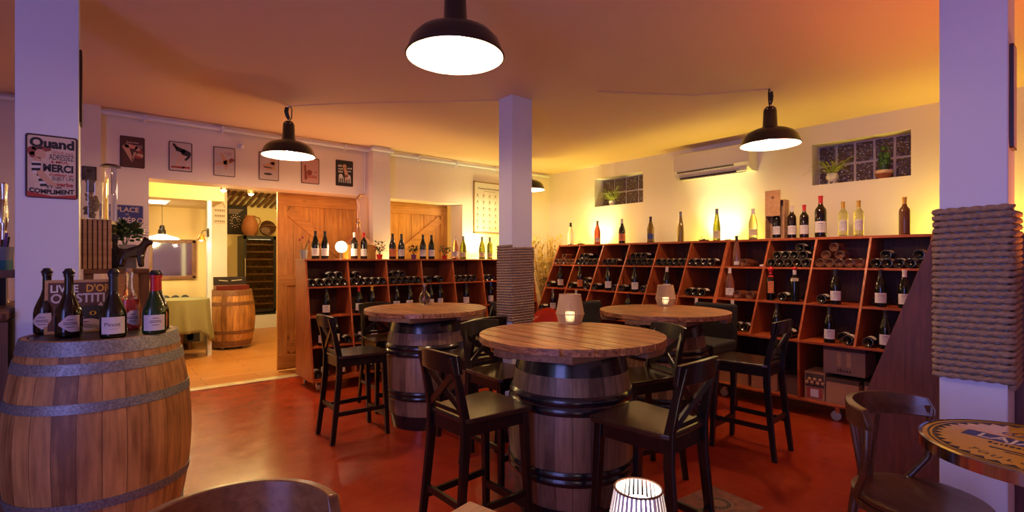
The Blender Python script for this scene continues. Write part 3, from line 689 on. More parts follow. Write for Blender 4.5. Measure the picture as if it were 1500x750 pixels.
# ------------------------------------------------------------------ pendant factory lamps
def factory(label, x, y, zr, flip=1):
    t = thing('pendant_lamp', label, 'lamp', (x, y, zr), group='black factory pendant lamps')
    pr = [(.228, 0), (.222, .018), (.205, .065), (.175, .098), (.125, .122), (.062, .135), (.056, .145), (.050, .27), (.046, .295), (.030, .312), (.001, .316)]
    inn = [(.052, .142), (.118, .112), (.168, .088), (.197, .058), (.215, .016), (.224, -.003), (.228, 0)]
    obj('shade', B().lathe(pr, 48), BLACKM, t, smooth=True)
    obj('enamel_lining', B().lathe([(.001, .15)]+inn, 48), ENAMEL, t, smooth=True)
    rb = B().lathe([(.226, -.004), (.231, -.002), (.231, .004), (.226, .004)], 48); obj('rim', rb, BLACKM, t, smooth=True)
    obj('collar', B().lathe([(.060, .135), (.066, .14), (.060, .148)], 32), BLACKM, t, smooth=True)
    sb = B()
    for k in range(8): a = PI*k/4; sb.ball((.048*cos(a), .048*sin(a), .285), .006, 6)
    obj('screws', sb, CHROME, t)
    obj('bulb', B().ball((0, 0, .075), .045, 16), BULB, t, smooth=True)
    obj('socket', B().lathe([(.02, .11), (.02, .15), (.001, .15)], 14), BRASS, t)
    H = CZ-zr
    obj('hook', B().tube([(.0, 0, .31), (.0, 0, .345), (.012*flip, 0, .355)], .007, 6), CHROME, t, smooth=True)
    obj('cable_sleeve', B().tube([(0, 0, .33), (-.012*flip, 0, .36), (-.022*flip, 0, .40), (-.014*flip, 0, H-.02)][:4], [.012, .018, .019, .017], 8), BLACKP, t, smooth=True)
    obj('cord', B().tube([(.004*flip, 0, .315), (.024*flip, 0, .345), (.028*flip, 0, H-.035), (.018*flip, 0, H-.006), (.002*flip, 0, H-.012), (-.01*flip, 0, H-.03)], .005, 6), BLACKP, t, smooth=True)
    obj('ceiling_hook', B().tube([(0, 0, H), (0, 0, H-.03)], .004, 6).lathe([(.012, H), (.012, H-.006), (.001, H-.006)], 12), CHROME, t)
    return (x, y, zr)
LAMPS = [factory('black enamel factory lamp hanging nearest, over the front of the room', 1.289, 1.972, 2.28),
         factory('black factory lamp hanging in front of the small tin signs', 1.339, 4.805, 2.275),
         factory('black factory lamp hanging before the air conditioner and window wall', 4.245, 1.806, 2.27, -1),
         factory('black factory lamp mostly hidden behind the middle pillar', 4.49, 5.08, 2.275)]
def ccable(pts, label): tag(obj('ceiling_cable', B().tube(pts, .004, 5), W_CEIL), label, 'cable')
ccable([(4.245, 1.806, CZ-.003), (3.9, 2.3, CZ-.003), (3.2, 2.75, CZ-.003)], 'thin white cable along the ceiling to the lamp by the window wall')
ccable([(1.339, 4.805, CZ-.003), (1.7, 4.4, CZ-.003), (2.72, 3.45, CZ-.003)], 'thin white cable along the ceiling from the tin-sign lamp to the pillar')

# ------------------------------------------------------------------ air conditioner
ac = thing('air_conditioner', 'white wall mounted air conditioner between the two block windows', 'air conditioner', (XR, 3.06, 2.33))
prof = [(0, 0), (-.14, 0), (-.20, .03), (-.225, .09), (-.225, .28), (-.20, .30), (0, .30)]
Mx = Matrix(((1, 0, 0, 0), (0, 0, 1, 0), (0, 1, 0, 0), (0, 0, 0, 1)))
obj('housing', B().prism(prof, -.47, .47, Mx), plain('ac_white', (.78, .74, .68), .35), ac, bevel=.008)
obj('vent', B().prism([(-.150, .004), (-.221, .080), (-.225, .076), (-.154, -.001)], -.30, .42, Mx), BLACKP, ac)
vb = B()
for k in range(16): vb.prism([(-.155, .003), (-.222, .076), (-.226, .070), (-.159, -.003)], -.285+k*.045, -.281+k*.045, Mx)
obj('vent_fins', vb, plain('ac_fin', (.35, .22, .18), .5), ac)
obj('louvre', B().prism([(-.155, .0), (-.215, -.022), (-.214, -.026), (-.153, -.005)], -.42, .45, Mx), plain('ac_flap', (.85, .82, .74), .4), ac)
obj('display', B().prism([(-.17, .024), (-.205, .062), (-.207, .060), (-.172, .022)], -.43, -.36, Mx), plain('ac_display', (.25, .4, .2), .3), ac)

# ------------------------------------------------------------------ wine racks
def yl(z): return 5.07+(z-.12)*(5.31-5.07)/1.21           # front of the left rack at height z
def xr(z): return 4.62+max(0, (z-.62))*.43/.91            # front of the window wall rack
LZ = [.12, .43, .73, 1.03, 1.315]                          # board undersides
RZ = [.125, .62, .93, 1.24, 1.51]
LX0, LP, LN = 1.637, .4475, 7
LW = LX0+LP*LN
lr = thing('wine_rack', 'long slanted wooden wine rack on castors in front of the barn doors', 'wine rack', (0, 0, 0))
for i in range(LN+1):
    x = LX0+LP*i
    pts = [(yl(.12), .12), (yl(1.32), 1.32), (5.62, 1.32), (5.62, .12)]
    Mp = Matrix(((0, 0, 1, x), (1, 0, 0, 0), (0, 1, 0, 0), (0, 0, 0, 1)))
    nm = 'side_panel' if i in (0, LN) else 'divider'
    a, b_ = (0, .018) if i == 0 else ((-.018, 0) if i == LN else (-.009, .009))
    obj(nm, B().prism(pts, a, b_, Mp), RACKV, lr, bevel=.0015)
for j, z in enumerate(LZ):
    if j == 4: obj('top_board', B().box(LX0-.01, LW+.01, yl(1.32)-.012, 5.63, 1.315, 1.333), RACK, lr, bevel=.002)
    else: obj('shelf_board', B().box(LX0+.018, LW-.018, yl(z)+.001, 5.61, z, z+.016), RACK, lr, bevel=.0015)
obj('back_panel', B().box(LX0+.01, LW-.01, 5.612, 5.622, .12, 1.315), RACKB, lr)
obj('plinth_board', B().box(LX0, LW, yl(.12)-.005, 5.62, .10, .119), RACK, lr)
def castor(p, x, y, top=.10):
    c = obj('castor', B().box(x-.025, x+.025, y-.03, y+.03, top-.006, top).box(x-.022, x-.018, y-.015, y+.015, top-.055, top-.006).box(x+.018, x+.022, y-.015, y+.015, top-.055, top-.006), CHROME, p)
    r = .0385
    obj('wheel', B().lathe([(.001, -.013), (.03, -.013), (r, -.010), (r, .010), (.03, .013), (.001, .013)], 20, (x, y+.015, r+.0005), M=Matrix.Rotation(PI/2, 4, 'Y')), plain('wheel_grey', (.42, .36, .3), .5), c, smooth=True)
for x in (LX0+.08, LX0+1.5, LW-.08):
    for y in (yl(.12)+.07, 5.54): castor(lr, x, y)
RP = .4145
def ry(k): return 5.05-RP*k
def rrack(label, k0, k1, wide):
    t = thing('wine_rack', label, 'wine rack', (0, 0, 0), group='window wall wine racks')
    for k in range(k0, k1+1):
        y = ry(k)
        if k == k0: a, b_ = -.018, 0
        elif k == k1: a, b_ = 0, .018
        else: a, b_ = -.009, .009
        Mp = Matrix(((1, 0, 0, 0), (0, 0, 1, y), (0, 1, 0, 0), (0, 0, 0, 1)))
        if k in (k0, k1): pts = [(4.62, .125), (4.62, .62), (5.05, 1.53), (5.40, 1.53), (5.40, .125)]
        else: pts = [(4.622, .638), (5.045, 1.53), (5.40, 1.53), (5.40, .638)]
        obj('side_panel' if k in (k0, k1) else 'divider', B().prism(pts, a, b_, Mp), RACKV, t, bevel=.0015)
        if (k-k0) % 2 == 0 and k not in (k0, k1): obj('lower_divider', B().box(4.63, 5.39, y-.009, y+.009, .144, .62), RACKV, t)
    ya, yb = ry(k1)+.018, ry(k0)-.018
    for j, z in enumerate(RZ):
        if j == 4: obj('top_board', B().box(5.038, 5.41, ry(k1)+.001, ry(k0)-.001, z, z+.022), RACKY, t, bevel=.002)
        else: obj('shelf_board', B().box(xr(z)-(.006 if j == 1 else -.002), 5.39, ya, yb, z, z+.018), RACKY, t, bevel=.0015)
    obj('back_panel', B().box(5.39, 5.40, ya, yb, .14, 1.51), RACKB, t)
    for y in (ry(k0)-.15, ry(k1)+.55 if k1 == 10 else ry(k1)+.15):
        for x in (4.70, 5.32): castor(t, x, y, .124)
    return t
RACKY = wood('rack_wood_crosswise', (.36, .066, .015), (.58, .135, .034), 'y', rough=.42)
rrack('six-bay slanted wooden wine rack along the window wall, corner end', 0, 6, 0)
rrack('four-bay slanted wooden wine rack along the window wall holding cardboard boxes', 6, 10, 0)
# end rack behind the tall pillar, seen from its closed side
er = thing('wine_rack', 'wine rack end seen as a dark slanted side panel beside the near pillar', 'wine rack', (0, 0, 0))
Mp = Matrix(((0, 0, 1, 3.0), (1, 0, 0, 0), (0, 1, 0, 0), (0, 0, 0, 1)))
pts = [(.844, .055), (.844, .55), (.541, 1.441), (.20, 1.441), (.20, .055)]
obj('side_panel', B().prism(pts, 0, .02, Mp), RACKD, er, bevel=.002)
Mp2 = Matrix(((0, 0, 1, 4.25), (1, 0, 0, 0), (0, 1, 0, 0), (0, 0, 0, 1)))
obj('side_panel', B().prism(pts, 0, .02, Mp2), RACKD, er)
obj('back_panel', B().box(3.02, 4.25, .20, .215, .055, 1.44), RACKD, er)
for z, yf in ((.06, .84), (.54, .84), (.84, .74), (1.13, .64), (1.42, .545)): obj('shelf_board', B().box(3.02, 4.25, .215, yf-.004, z, z+.018), RACK, er)
for x in (3.64,): obj('divider', B().prism([(.838, .56), (.543, 1.42), (.215, 1.42), (.215, .56)], -.009, .009, Matrix(((0, 0, 1, x), (1, 0, 0, 0), (0, 1, 0, 0), (0, 0, 0, 1)))), RACKV, er)
for x in (3.08, 4.18):
    for y in (.26, .78): castor(er, x, y, .055) if False else obj('foot', B().lathe([(.02, 0), (.028, .055)], 12, (x, y, 0)), BLACKP, er)

# ------------------------------------------------------------------ bottles
def prof(kind):
    if kind == 'bordeaux': return [(.0005, .022), (.016, .017), (.027, .004), (.0305, .001), (.0345, .002), (.0365, .006), (.0375, .012), (.0375, .185), (.034, .205), (.020, .225), (.0145, .24), (.0135, .285), (.0155, .287), (.0155, .299), (.001, .30)]
    if kind == 'burgundy': return [(.0005, .026), (.018, .020), (.030, .005), (.034, .001), (.038, .002), (.040, .006), (.041, .012), (.041, .145), (.038, .170), (.028, .205), (.018, .235), (.0145, .26), (.0135, .285), (.0155, .287), (.0155, .299), (.001, .30)]
    if kind == 'champagne': return [(.0005, .03), (.02, .024), (.033, .005), (.038, .001), (.042, .002), (.0445, .006), (.0455, .014), (.0455, .105), (.0425, .132), (.033, .166), (.0215, .202), (.0155, .232), (.0148, .30), (.0175, .302), (.0175, .312), (.015, .32), (.001, .32)]
    if kind == 'flute': return [(.0005, .012), (.018, .009), (.028, .002), (.031, .001), (.034, .002), (.036, .006), (.037, .012), (.037, .125), (.033, .17), (.022, .235), (.015, .28), (.0138, .315), (.0155, .317), (.0155, .329), (.001, .33)]
def bottle(kind, glass, cap, lab=LABEL, lz=(.035, .115), la=1.15, caplen=.055, name='wine_bottle', head=None):
    """root mesh = glass; children capsule, label.  Built once per kind, then copied."""
    P_ = prof(kind); o = obj(name, B().lathe(P_, 24), glass, smooth=True)
    H = P_[-1][1]; rb_ = P_[5][0]
    obj('base_glint', B().lathe([(rb_-.0055, .0030), (rb_-.004, .0002), (rb_-.0012, .0006), (rb_+.0002, .0042)], 24), GLINT, o, smooth=True)  # highlight round the base, modelled as a paler ring
    def rad(z):
        for (r0, z0), (r1, z1) in zip(P_[1:], P_[2:]):
            if z0 <= z <= z1: return r0+(r1-r0)*(z-z0)/(z1-z0+1e-9)
        return .0155
    zc = [H-caplen+caplen*i/5 for i in range(6)]
    cp = [(rad(z)+.0008, z) for z in zc[:-1]]+[(P_[-2][0]+.0008, H-.001), (P_[-2][0]-.002, H+.0012), (.0001, H+.0012)]
    if cap: obj('capsule', B().lathe(cp, 20), cap, o, smooth=True)
    if lab:
        n = 14; R = rad((lz[0]+lz[1])/2)+.0007
        b = B().lathe([(R, lz[0]), (R, lz[1])], n, a0=-PI/2-la, a1=-PI/2+la)
        l = obj('label', b, lab, o, smooth=True, fixn=False)
        R2 = R+.0003; ib = B(); zz = lz[1]-.014
        for q, (hw, hh) in enumerate(((.42, .004), (.55, .0022), (.35, .0022), (.5, .0015))):
            if zz-hh < lz[0]+.006: break
            ib.lathe([(R2, zz-hh), (R2, zz)], 6, a0=-PI/2-hw, a1=-PI/2+hw); zz -= .014
        obj('print', ib, INK, l, fixn=False)
    if head:
        b = B()
        for (c_, r_) in head: b.ball((0, 0, c_), r_, 10)
        obj('wax_seal', b, REDP, o, smooth=True)
    o.location = (0, 0, -50); COL.objects.unlink(o)
    for c in o.children_recursive: COL.objects.unlink(c)
    return o
KB = {}
def K(key, *a, **k): KB[key] = bottle(*a, **k)
K('bd', 'bordeaux', GLASSG, BLACKC); K('bdr', 'bordeaux', GLASSB, REDP); K('bdw', 'bordeaux', GLASSB, WHITEP)
K('bu', 'burgundy', GLASSG, BLACKC); K('bug', 'burgundy', GLASSB, GREYP); K('bur', 'burgundy', GLASSG, REDP)
K('buy', 'burgundy', GLASSG, GOLDP); K('buw', 'burgundy', GLASSG, WHITEP); K('bub', 'bordeaux', GLASSG, BLUEP)
K('bux', 'burgundy', GLASSB, BLACKC, LABELO, (.03, .12))
K('ol', 'burgundy', GLASSO, GREYP, LABELY, (.03, .09)); K('olb', 'bordeaux', GLASSO, GREYP, LABELY, (.03, .075)); K('am', 'burgundy', GLASSA, BLACKC, PBLUE, (.04, .10))
K('fl', 'flute', GLASSA, GREYP, None); K('flg', 'flute', GLASSO, GREYP, LABELY, (.02, .1)); K('flp', 'flute', GLASSP, BLACKC, LABEL, (.02, .055), la=.7)
K('cl', 'bordeaux', GLASSW, GOLDP, LABEL, (.05, .14), la=.9); K('clb', 'burgundy', GLASSW, WHITEP, LABELY, (.04, .10)); K('clc', 'burgundy', GLASSC, BLACKC, None)
K('ro', 'burgundy', GLASSR, GREYP, LABEL, (.03, .08), la=.6); K('rop', 'burgundy', GLASSP, None, None); K('rol', 'burgundy', GLASSP, WHITEP, LABEL, (.03, .10))
K('br', 'bordeaux', GLASSN, GOLDP, None); K('lyc', 'burgundy', GLASSL, None, None); K('ch', 'champagne', GLASSG, BLACKC, LABEL, (.02, .11), .9, .085)
K('wax', 'bordeaux', GLASSG, REDP, LABELO, (.07, .18), .7, head=[(.29, .026), (.215, .026)]); K('waxb', 'bordeaux', GLASSG, WHITEP, LABELY, (.17, .215), 1.0, head=[(.297, .02)])
def put(key, x, y, z, label, group, rz=0, s=1.0, lying=None):
    src = KB[key]; r = src.copy(); COL.objects.link(r); r.location = (x, y, z); r.scale = (s, s, s)
    r.rotation_euler = lying if lying else (0, 0, rz)
    tag(r, label, 'bottle', group)
    for ch in src.children:
        c = ch.copy(); COL.objects.link(c); c.parent = r
        for g in ch.children: d = g.copy(); COL.objects.link(d); d.parent = c
    return r
def face(x, y): return math.atan2(y, x)-PI/2        # turn a label (-y side) towards the room camera side
# --- standing on the left rack
TL = 1.3335
L_TOP = [(462, 'bu', 'dark bottle with pale label on the long rack, next to the zinc plant bucket'), (476, 'bu', 'dark bottle on the long rack, between its pale-labelled twin and the glowing globe lamp'),
         (519, 'bdw', 'dark bottle with white capsule on the long rack, just past the globe lamp'), (533, 'bdr', 'dark bottle with red capsule on the long rack in front of the copper still'),
         (575, 'bux', 'dark bottle with bright orange label on the long rack, before the second barn door'), (588, 'bu', 'dark bottle standing between the orange-labelled bottle and a flowering pot'),
         (619.5, 'bu', 'dark bottle just past the flowering pot, before the second barn door'), (632, 'bu', 'dark bottle with low pale label beside the third potted plant'),
         (667, 'rol', 'pink-tinted bottle with pale capsule next to the last potted plant'), (678.5, 'ol', 'yellow-green bottle at the edge of the narrow opening'),
         (706, 'ol', 'broad yellow-green bottle under the framed grape chart'), (717.5, 'olb', 'slim yellow-green bottle nearest the middle pillar')]
for px, key, lb in L_TOP:
    x, _ = AY(px, 380, 5.45); put(key, x, 5.45, TL, lb, 'bottles standing on the long rack', face(x, 5.45))
# --- standing inside left rack: (pixel, row from the top 2..4, kind)
LS = [(478, 2, 'bu', 'printed-label bottle'), (526, 2, 'bur', 'red-capped bottle'), (545, 2, 'buy', 'gold-capped bottle'), (581, 2, 'bu', 'dark bottle'), (600, 2, 'bu', 'black-capped bottle'),
      (631, 2, 'bu', 'dark bottle'), (645, 2, 'bd', 'dark bottle'), (683, 2, 'bu', 'dark bottle'), (719, 2, 'bub', 'blue-capped bottle'),
      (472, 3, 'buw', 'white-capped bottle'), (492, 3, 'bu', 'dark bottle'), (530, 3, 'bu', 'pale-labelled bottle'), (548, 3, 'bd', 'dark bottle'),
      (476, 4, 'bur', 'red-capped bottle'), (500, 4, 'bu', 'pale-labelled bottle'), (727, 4, 'bu', 'dark bottle')]
rowname = {1: 'top', 2: 'second', 3: 'third', 4: 'bottom'}
for i, (px, row, key, d_) in enumerate(LS):
    zb = LZ[4-row]+.0165; y = yl(zb)+.055; x, _ = AY(px, 400, y)
    bay = int((x-LX0)/LP); x = min(max(x, LX0+LP*bay+.065), LX0+LP*(bay+1)-.055)
    side = 'nearer the wide opening' if (x-LX0)/LP-bay < .5 else 'nearer the corner'
    put(key, x, y, zb, '%s standing in long rack, %s row, %s bay, %s' % (d_, rowname[row], ordn(bay), side), 'bottles standing inside the long rack', face(x, y), s=.96)
# --- lying in the left rack (bases out, towards -y)
def lie_left(bay, row, cols, layer, key='bu', dz=0):
    zb = LZ[4-row]+.0165; r = .041; n = len(cols)
    for i, c in enumerate(cols):
        x = LX0+LP*bay+.062+c*.081; y = yl(zb)+.012
        if layer: y += .004
        put(key, x, y, zb+r+.0005+layer*.071, 'bottle lying in long rack, %s row, %s bay, %s of %s layer' % (rowname[row], ordn(bay), ordn(i), 'upper' if layer else 'lower'),
            'bottles lying in the long rack', lying=(-PI/2, 0, 0), s=.98)
lie_left(0, 1, [0, 1, 2, 3, 4], 0); lie_left(0, 1, [2.5, 3.5], 1)
lie_left(1, 1, [0, 1, 2, 3, 4], 0); lie_left(1, 1, [.5], 1, 'bug')
lie_left(2, 1, [0, 1, 2, 3, 4], 0); lie_left(2, 1, [.5, 1.5], 1, 'bur')
lie_left(3, 1, [.3, 2.3], 0); lie_left(4, 1, [0, 1, 2, 3], 0, 'bug'); lie_left(5, 1, [0, 1], 0)
lie_left(0, 4, [.0], 0); lie_left(1, 4, [2, 3, 4], 0); lie_left(0, 3, [4.1], 0); lie_left(1, 3, [0], 0); lie_left(5, 4, [0, 1], 0)
# --- standing on the right rack
TR = 1.5325
R_TOP = [(836, 'clc', 'clear glass bottle at the corner end of the window wall rack top'), (875, 'ro', 'bright red rosé bottle standing on the window wall rack'), (911, 'bux', 'dark bottle with pale neck standing below the small block window'),
         (953, 'am', 'amber bottle with dark blue label on the window wall rack'), (997, 'fl', 'tall slim amber bottle beneath the air conditioner'), (1050, 'flg', 'tall pale green bottle between the air conditioner and the candle dish'),
         (1103, 'clb', 'clear bottle of yellow wine next to the wooden wine case'), (1160, 'bdw', 'dark bottle with red-and-white label right of the wooden wine case'), (1178, 'bdr', 'dark red-capped bottle of ordinary size under the large block window'),
         (1235, 'cl', 'clear wine bottle with gold cap, beside the magnum'), (1258, 'cl', 'clear wine bottle with gold cap, farther from the magnum of the two'), (1325, 'br', 'brown bottle standing alone nearest the near pillar')]
for px, key, lb in R_TOP:
    y, _ = AX(px, 380, 5.13)
    o = put(key, 5.13, y, TR, lb, 'bottles standing on the window wall rack', face(5.13, y), s=1.04)
    if px in (911,): o.children[1].data = o.children[1].data.copy(); o.children[1].data.materials[0] = LABEL
    if px == 1325:
        pass
y, _ = AX(1202, 380, 5.14); put('bdr', 5.14, y, TR, 'tall dark magnum bottle with red capsule under the large block window', 'bottles standing on the window wall rack', face(5.14, y), s=1.28)
def rowlab(row): return {1: 'top', 2: 'middle', 3: 'lower'}[row]
RS = [(1079, 1, 'flp', 'tall pale rosé bottle'), (821, 2, 'bu', 'dark bottle'), (850, 2, 'bux', 'orange-labelled bottle'), (891, 2, 'bu', 'pale-labelled bottle'), (930, 2, 'bu', 'dark bottle'), (977, 2, 'buw', 'white-capped bottle'),
      (1069, 2, 'rol', 'pink bottle with pale label'), (1129, 2, 'wax', 'red-sealed dark bottle'), (1164, 2, 'waxb', 'red-topped bottle with tan label'), (1224, 2, 'bu', 'dark bottle'), (1290, 2, 'bu', 'black-capped bottle'), (1325, 2, 'buw', 'white-capped bottle'),
      (810, 3, 'bug', 'grey-capped bottle'), (844, 3, 'rol', 'white-capped bottle'), (920, 3, 'bd', 'dark bottle'), (1020, 3, 'rol', 'white-capped bottle'), (1073, 3, 'rol', 'white-capped bottle'), (1138, 3, 'bu', 'dark bottle'), (1215, 3, 'bu', 'dark bottle'), (1297, 3, 'bu', 'pale-labelled bottle')]
def rzb(row): return RZ[4-row]+.0185
STAND = {}
for px, row, key, d_ in RS:
    zb = rzb(row); x = xr(zb)+.05; y, _ = AX(px, 400, x); bay = int((5.05-y)/RP); fr = (5.05-y)/RP-bay
    fr = min(max(fr, .14), .86); y = 5.05-RP*(bay+fr)
    STAND.setdefault((bay, row), []).append(y)
    nm = ordn(bay)+' bay from corner' if bay < 6 else ordn(9-bay)+' bay from near end'
    put(key, x, y, zb, '%s standing in window rack, %s row, %s%s' % (d_, rowlab(row), nm, '' if (bay, row) not in ((7, 2), (9, 2)) else ''), 'bottles standing inside the window wall racks', face(x, y), s=1.0 if key != 'flp' else .94)
def lie_right(bay, row, cols, layer, key='bu', start=None):
    zb = rzb(row); r = .041
    for i, c in enumerate(cols):
        y = 5.05-RP*bay-.060-c*.0765; x = xr(zb)+.012+layer*.03
        nm = ordn(bay)+' bay from corner' if bay < 6 else ordn(9-bay)+' bay from near end'
        xx = x+(.13 if any(abs(y-q) < .085 for q in STAND.get((bay, row), [])) and row > 1 else 0)
        put(key, xx, y, zb+r+.0005+layer*.069, 'bottle lying in window rack, %s row, %s, %s of %s layer' % (rowlab(row), nm, ordn(i), ('lower', 'second', 'topmost')[layer]),
            'bottles lying in the window wall racks', lying=(-PI/2, 0, -PI/2+random.uniform(-.03, .03)), s=.95)
A5 = [0, 1, 2, 3, 4]
A5 = [q*.98 for q in A5]
lie_right(0, 1, A5, 0, 'lyc'); lie_right(0, 1, [1.7], 1, 'lyc'); lie_right(1, 1, A5, 0); lie_right(1, 1, [.5, 1.5], 1); lie_right(2, 1, [.6, 1.6, 2.6], 0, 'bug')
lie_right(3, 1, A5, 0); lie_right(3, 1, [.5, 1.5, 2.5], 1); lie_right(4, 1, A5, 0, 'bur'); lie_right(5, 1, [0, 1, 2, 3], 0, 'bug')
lie_right(6, 1, [1.9], 0, 'lyc'); lie_right(7, 1, A5, 0); lie_right(7, 1, [.5, 1.5, 2.5, 3.5], 1, 'buw'); lie_right(7, 1, [3.0], 2, 'buw')
lie_right(8, 1, A5, 0, 'lyc'); lie_right(8, 1, [.5, 1.9], 1, 'lyc'); lie_right(8, 1, [1.2], 2, 'lyc'); lie_right(9, 1, A5, 0); lie_right(9, 1, [.8, 3.6], 1)
lie_right(0, 2, [0, 3.2], 0); lie_right(1, 2, [0, 2.5, 3.5], 0); lie_right(1, 2, [3.0], 1); lie_right(2, 2, [0, 3, 4], 0); lie_right(2, 2, [3.5], 1); lie_right(3, 2, [0, 3, 4], 0)
lie_right(5, 2, [.6, 1.6, 2.6], 0); lie_right(6, 2, [2, 3.6], 0, 'lyc'); lie_right(7, 2, [2.0, 4], 0); lie_right(8, 2, [.8], 0); lie_right(9, 2, [.2, 2.3], 0)
lie_right(0, 3, [0], 0); lie_right(7, 3, [2.4, 3.4], 0); lie_right(8, 3, [2.9, 3.9], 0); lie_right(9, 3, [.3, 1.3], 0); lie_right(6, 3, [2, 3], 0)
# boxes in the base of the right rack
def carton(label, x0, y0, y1, z0, h, d, mat, deco=0):
    t = thing('cardboard_box', label, 'box', (x0, (y0+y1)/2, z0)); w = abs(y1-y0)/2
    obj('carton', B().box(0, d, -w, w, 0, h), mat, t, bevel=.003)
    obj('tape', B().box(-.0012, d+.001, -w-.001, w+.001, h*.86, h+.0012) if deco != 2 else B().box(-.0012, 0, -w*.9, w*.9, h*.45, h*.93), TAPE, t)
    M = frameM((-.0015, 0, 0), (0, -1, 0), (0, 0, 1))
    if deco == 1:
        marks(t, M, 0, h*.10, .09, .028, TAPE, 0, 13)
        obj('printed_bottle_neck', B().box(-.0015, 0, -.05, -.02, h*.3, h*.8).box(-.0015, 0, .02, .05, h*.3, h*.8), LIGHTW, t)
    if deco == 2:
        obj('printed_crest', B().box(-.002, 0, -w*.75, w*.75, h*.06, h*.42), plain('box_red', (.35, .05, .03), .6), t)
        obj('printed_label', B().box(-.003, 0, -w*.4, w*.4, h*.10, h*.38), LABEL, t)
        b = B()
        for k in range(7): b.ball((-.001, -w*.8+k*w*.26, h*(.6+.12*(k % 2))), .016, 8)
        obj('printed_grapes', b, LIGHTW, t)
    return t
BZ = .1435
carton('printed wine carton with red crest in the rack base', 4.67, 1.70, 1.545, BZ, .235, .25, CARD, 2)
carton('plain brown carton beside the crested carton in the rack base', 4.66, 1.535, 1.30, BZ, .205, .30, CARD)
carton('grey-brown carton stacked on the two lower cartons in the rack base', 4.71, 1.57, 1.27, .3805, .225, .28, plain('taupe_card', (.30, .17, .11), .8), 1)
carton('narrow brown carton at the near end of the rack base', 4.72, 1.28, .98, BZ, .205, .30, CARD)
carton('light cardboard box in the rack base behind the bar stool', 4.68, 2.16, 1.93, BZ, .20, .30, CARD)
carton('low black crate in the rack base beside the divider', 4.69, 1.91, 1.745, BZ, .17, .30, CARDD, 3)
carton('wide cardboard box deeper along the window wall rack base', 4.70, 2.49, 2.20, BZ, .24, .30, CARD)
# wooden wine case with bottle
wy0, _ = AX(1124, 380, 5.12); wy1, _ = AX(1152, 380, 5.12); wz = TR
wcase = thing('wooden_wine_case', 'tall open wooden wine case holding a bottle on the window wall rack', 'wine case', (5.12, (wy0+wy1)/2, wz)); w = (wy0-wy1)/2
b = B().box(-.05, .06, -w, -w+.008, 0, .375).box(-.05, .06, w-.008, w, 0, .375).box(.052, .06, -w+.008, w-.008, 0, .375).box(-.05, .052, -w+.008, w-.008, 0, .006).box(-.05, .052, -w+.008, w-.008, .369, .375)
obj('box', b, LIGHTW, wcase)
obj('sliding_lid', B().box(-.056, -.049, -w+.035, w-.002, .22, .47), LIGHTW, wcase)
obj('stamp', B().prism(disc(0, 0, .015, n=16), 0, .0008, frameM((-.0565, .015, .40), (0, -1, 0), (0, 0, 1))), OLDW, wcase)
put('bd', 5.125, (wy0+wy1)/2+.004, wz+.0065, 'dark bottle standing inside the open wooden wine case', 'bottles standing on the window wall rack', face(5.12, 1.9), s=.98)
# candle dishes
for px, lb in ((851, 'small saucer with a glass candle holder near the corner, on the rack top'), (1031, 'small saucer with a glass candle holder beneath the air conditioner')):
    y, _ = AX(px, 380, 5.14); t = thing('candle_holder', lb, 'candle holder', (5.14, y, TR), group='candle saucers on the rack top')
    obj('saucer', B().lathe([(.001, 0), (.04, 0), (.062, .012), (.060, .014), (.038, .004), (.001, .004)], 24), OLDW, t, smooth=True)
    obj('glass', B().lathe([(.001, .0045), (.024, .0045), (.03, .03), (.026, .06), (.024, .06), (.027, .03), (.022, .008), (.001, .008)], 20), GLASSC, t, smooth=True)
    obj('candle', B().lathe([(.001, .009), (.017, .009), (.017, .025), (.001, .025)], 14), LABEL, t)
tag(obj('place_card', B().box(-.012, .012, -.03, .03, 0, .012), LABEL, loc=(5.10, 2.60, TR)), 'small white card lying on the window wall rack top', 'card')
tag(obj('wine_cork', B().lathe([(.001, -.02), (.011, -.02), (.011, .02), (.001, .02)], 10, M=Matrix.Rotation(PI/2, 4, 'X')), WHITEP, loc=(xr(1.2585)+.03, 2.18, 1.27)), 'small cork lying beside the pink bottle in the rack', 'cork')

# --- plants
def spiky(t, n, L, w, mat, z=.0, spread=1.0, seed=1, down=.6, name='leaves', a0=0, a1=2*PI):
    rnd = random.Random(seed); b = B()
    for i in range(n):
        a = rnd.uniform(a0, a1); e = rnd.uniform(.25, 1.3)
        b.leaf((0, 0, z), (cos(a)*spread, sin(a)*spread, e), L*rnd.uniform(.6, 1.1), w, down*rnd.uniform(.5, 1.4), 7)
    return obj(name, b, mat, t, solid=.0006)
def bushy(t, n, R, z, lw, mat, seed, name='foliage', sz=1.0):
    rnd = random.Random(seed); b = B()
    for i in range(n):
        a = rnd.uniform(0, 2*PI); e = rnd.uniform(-.2, 1); r = R*rnd.uniform(.35, 1)
        p = (r*cos(a)*math.sqrt(1-max(0, e)**2*.8), r*sin(a)*math.sqrt(1-max(0, e)**2*.8), z+R*sz*e*.9)
        b.leaf(p, (cos(a+rnd.uniform(-.6, .6)), sin(a+rnd.uniform(-.6, .6)), rnd.uniform(-.1, 1)), lw*1.8, lw, .2, 4)
    st = B()
    for i in range(6):
        a = i*PI/3; st.tube([(0, 0, z-R*.8), (R*.3*cos(a), R*.3*sin(a), z), (R*.6*cos(a), R*.6*sin(a), z+R*.5)], .003, 5)
    obj('stems', st, LEAFD, t)
    return obj(name, b, mat, t, solid=.001)
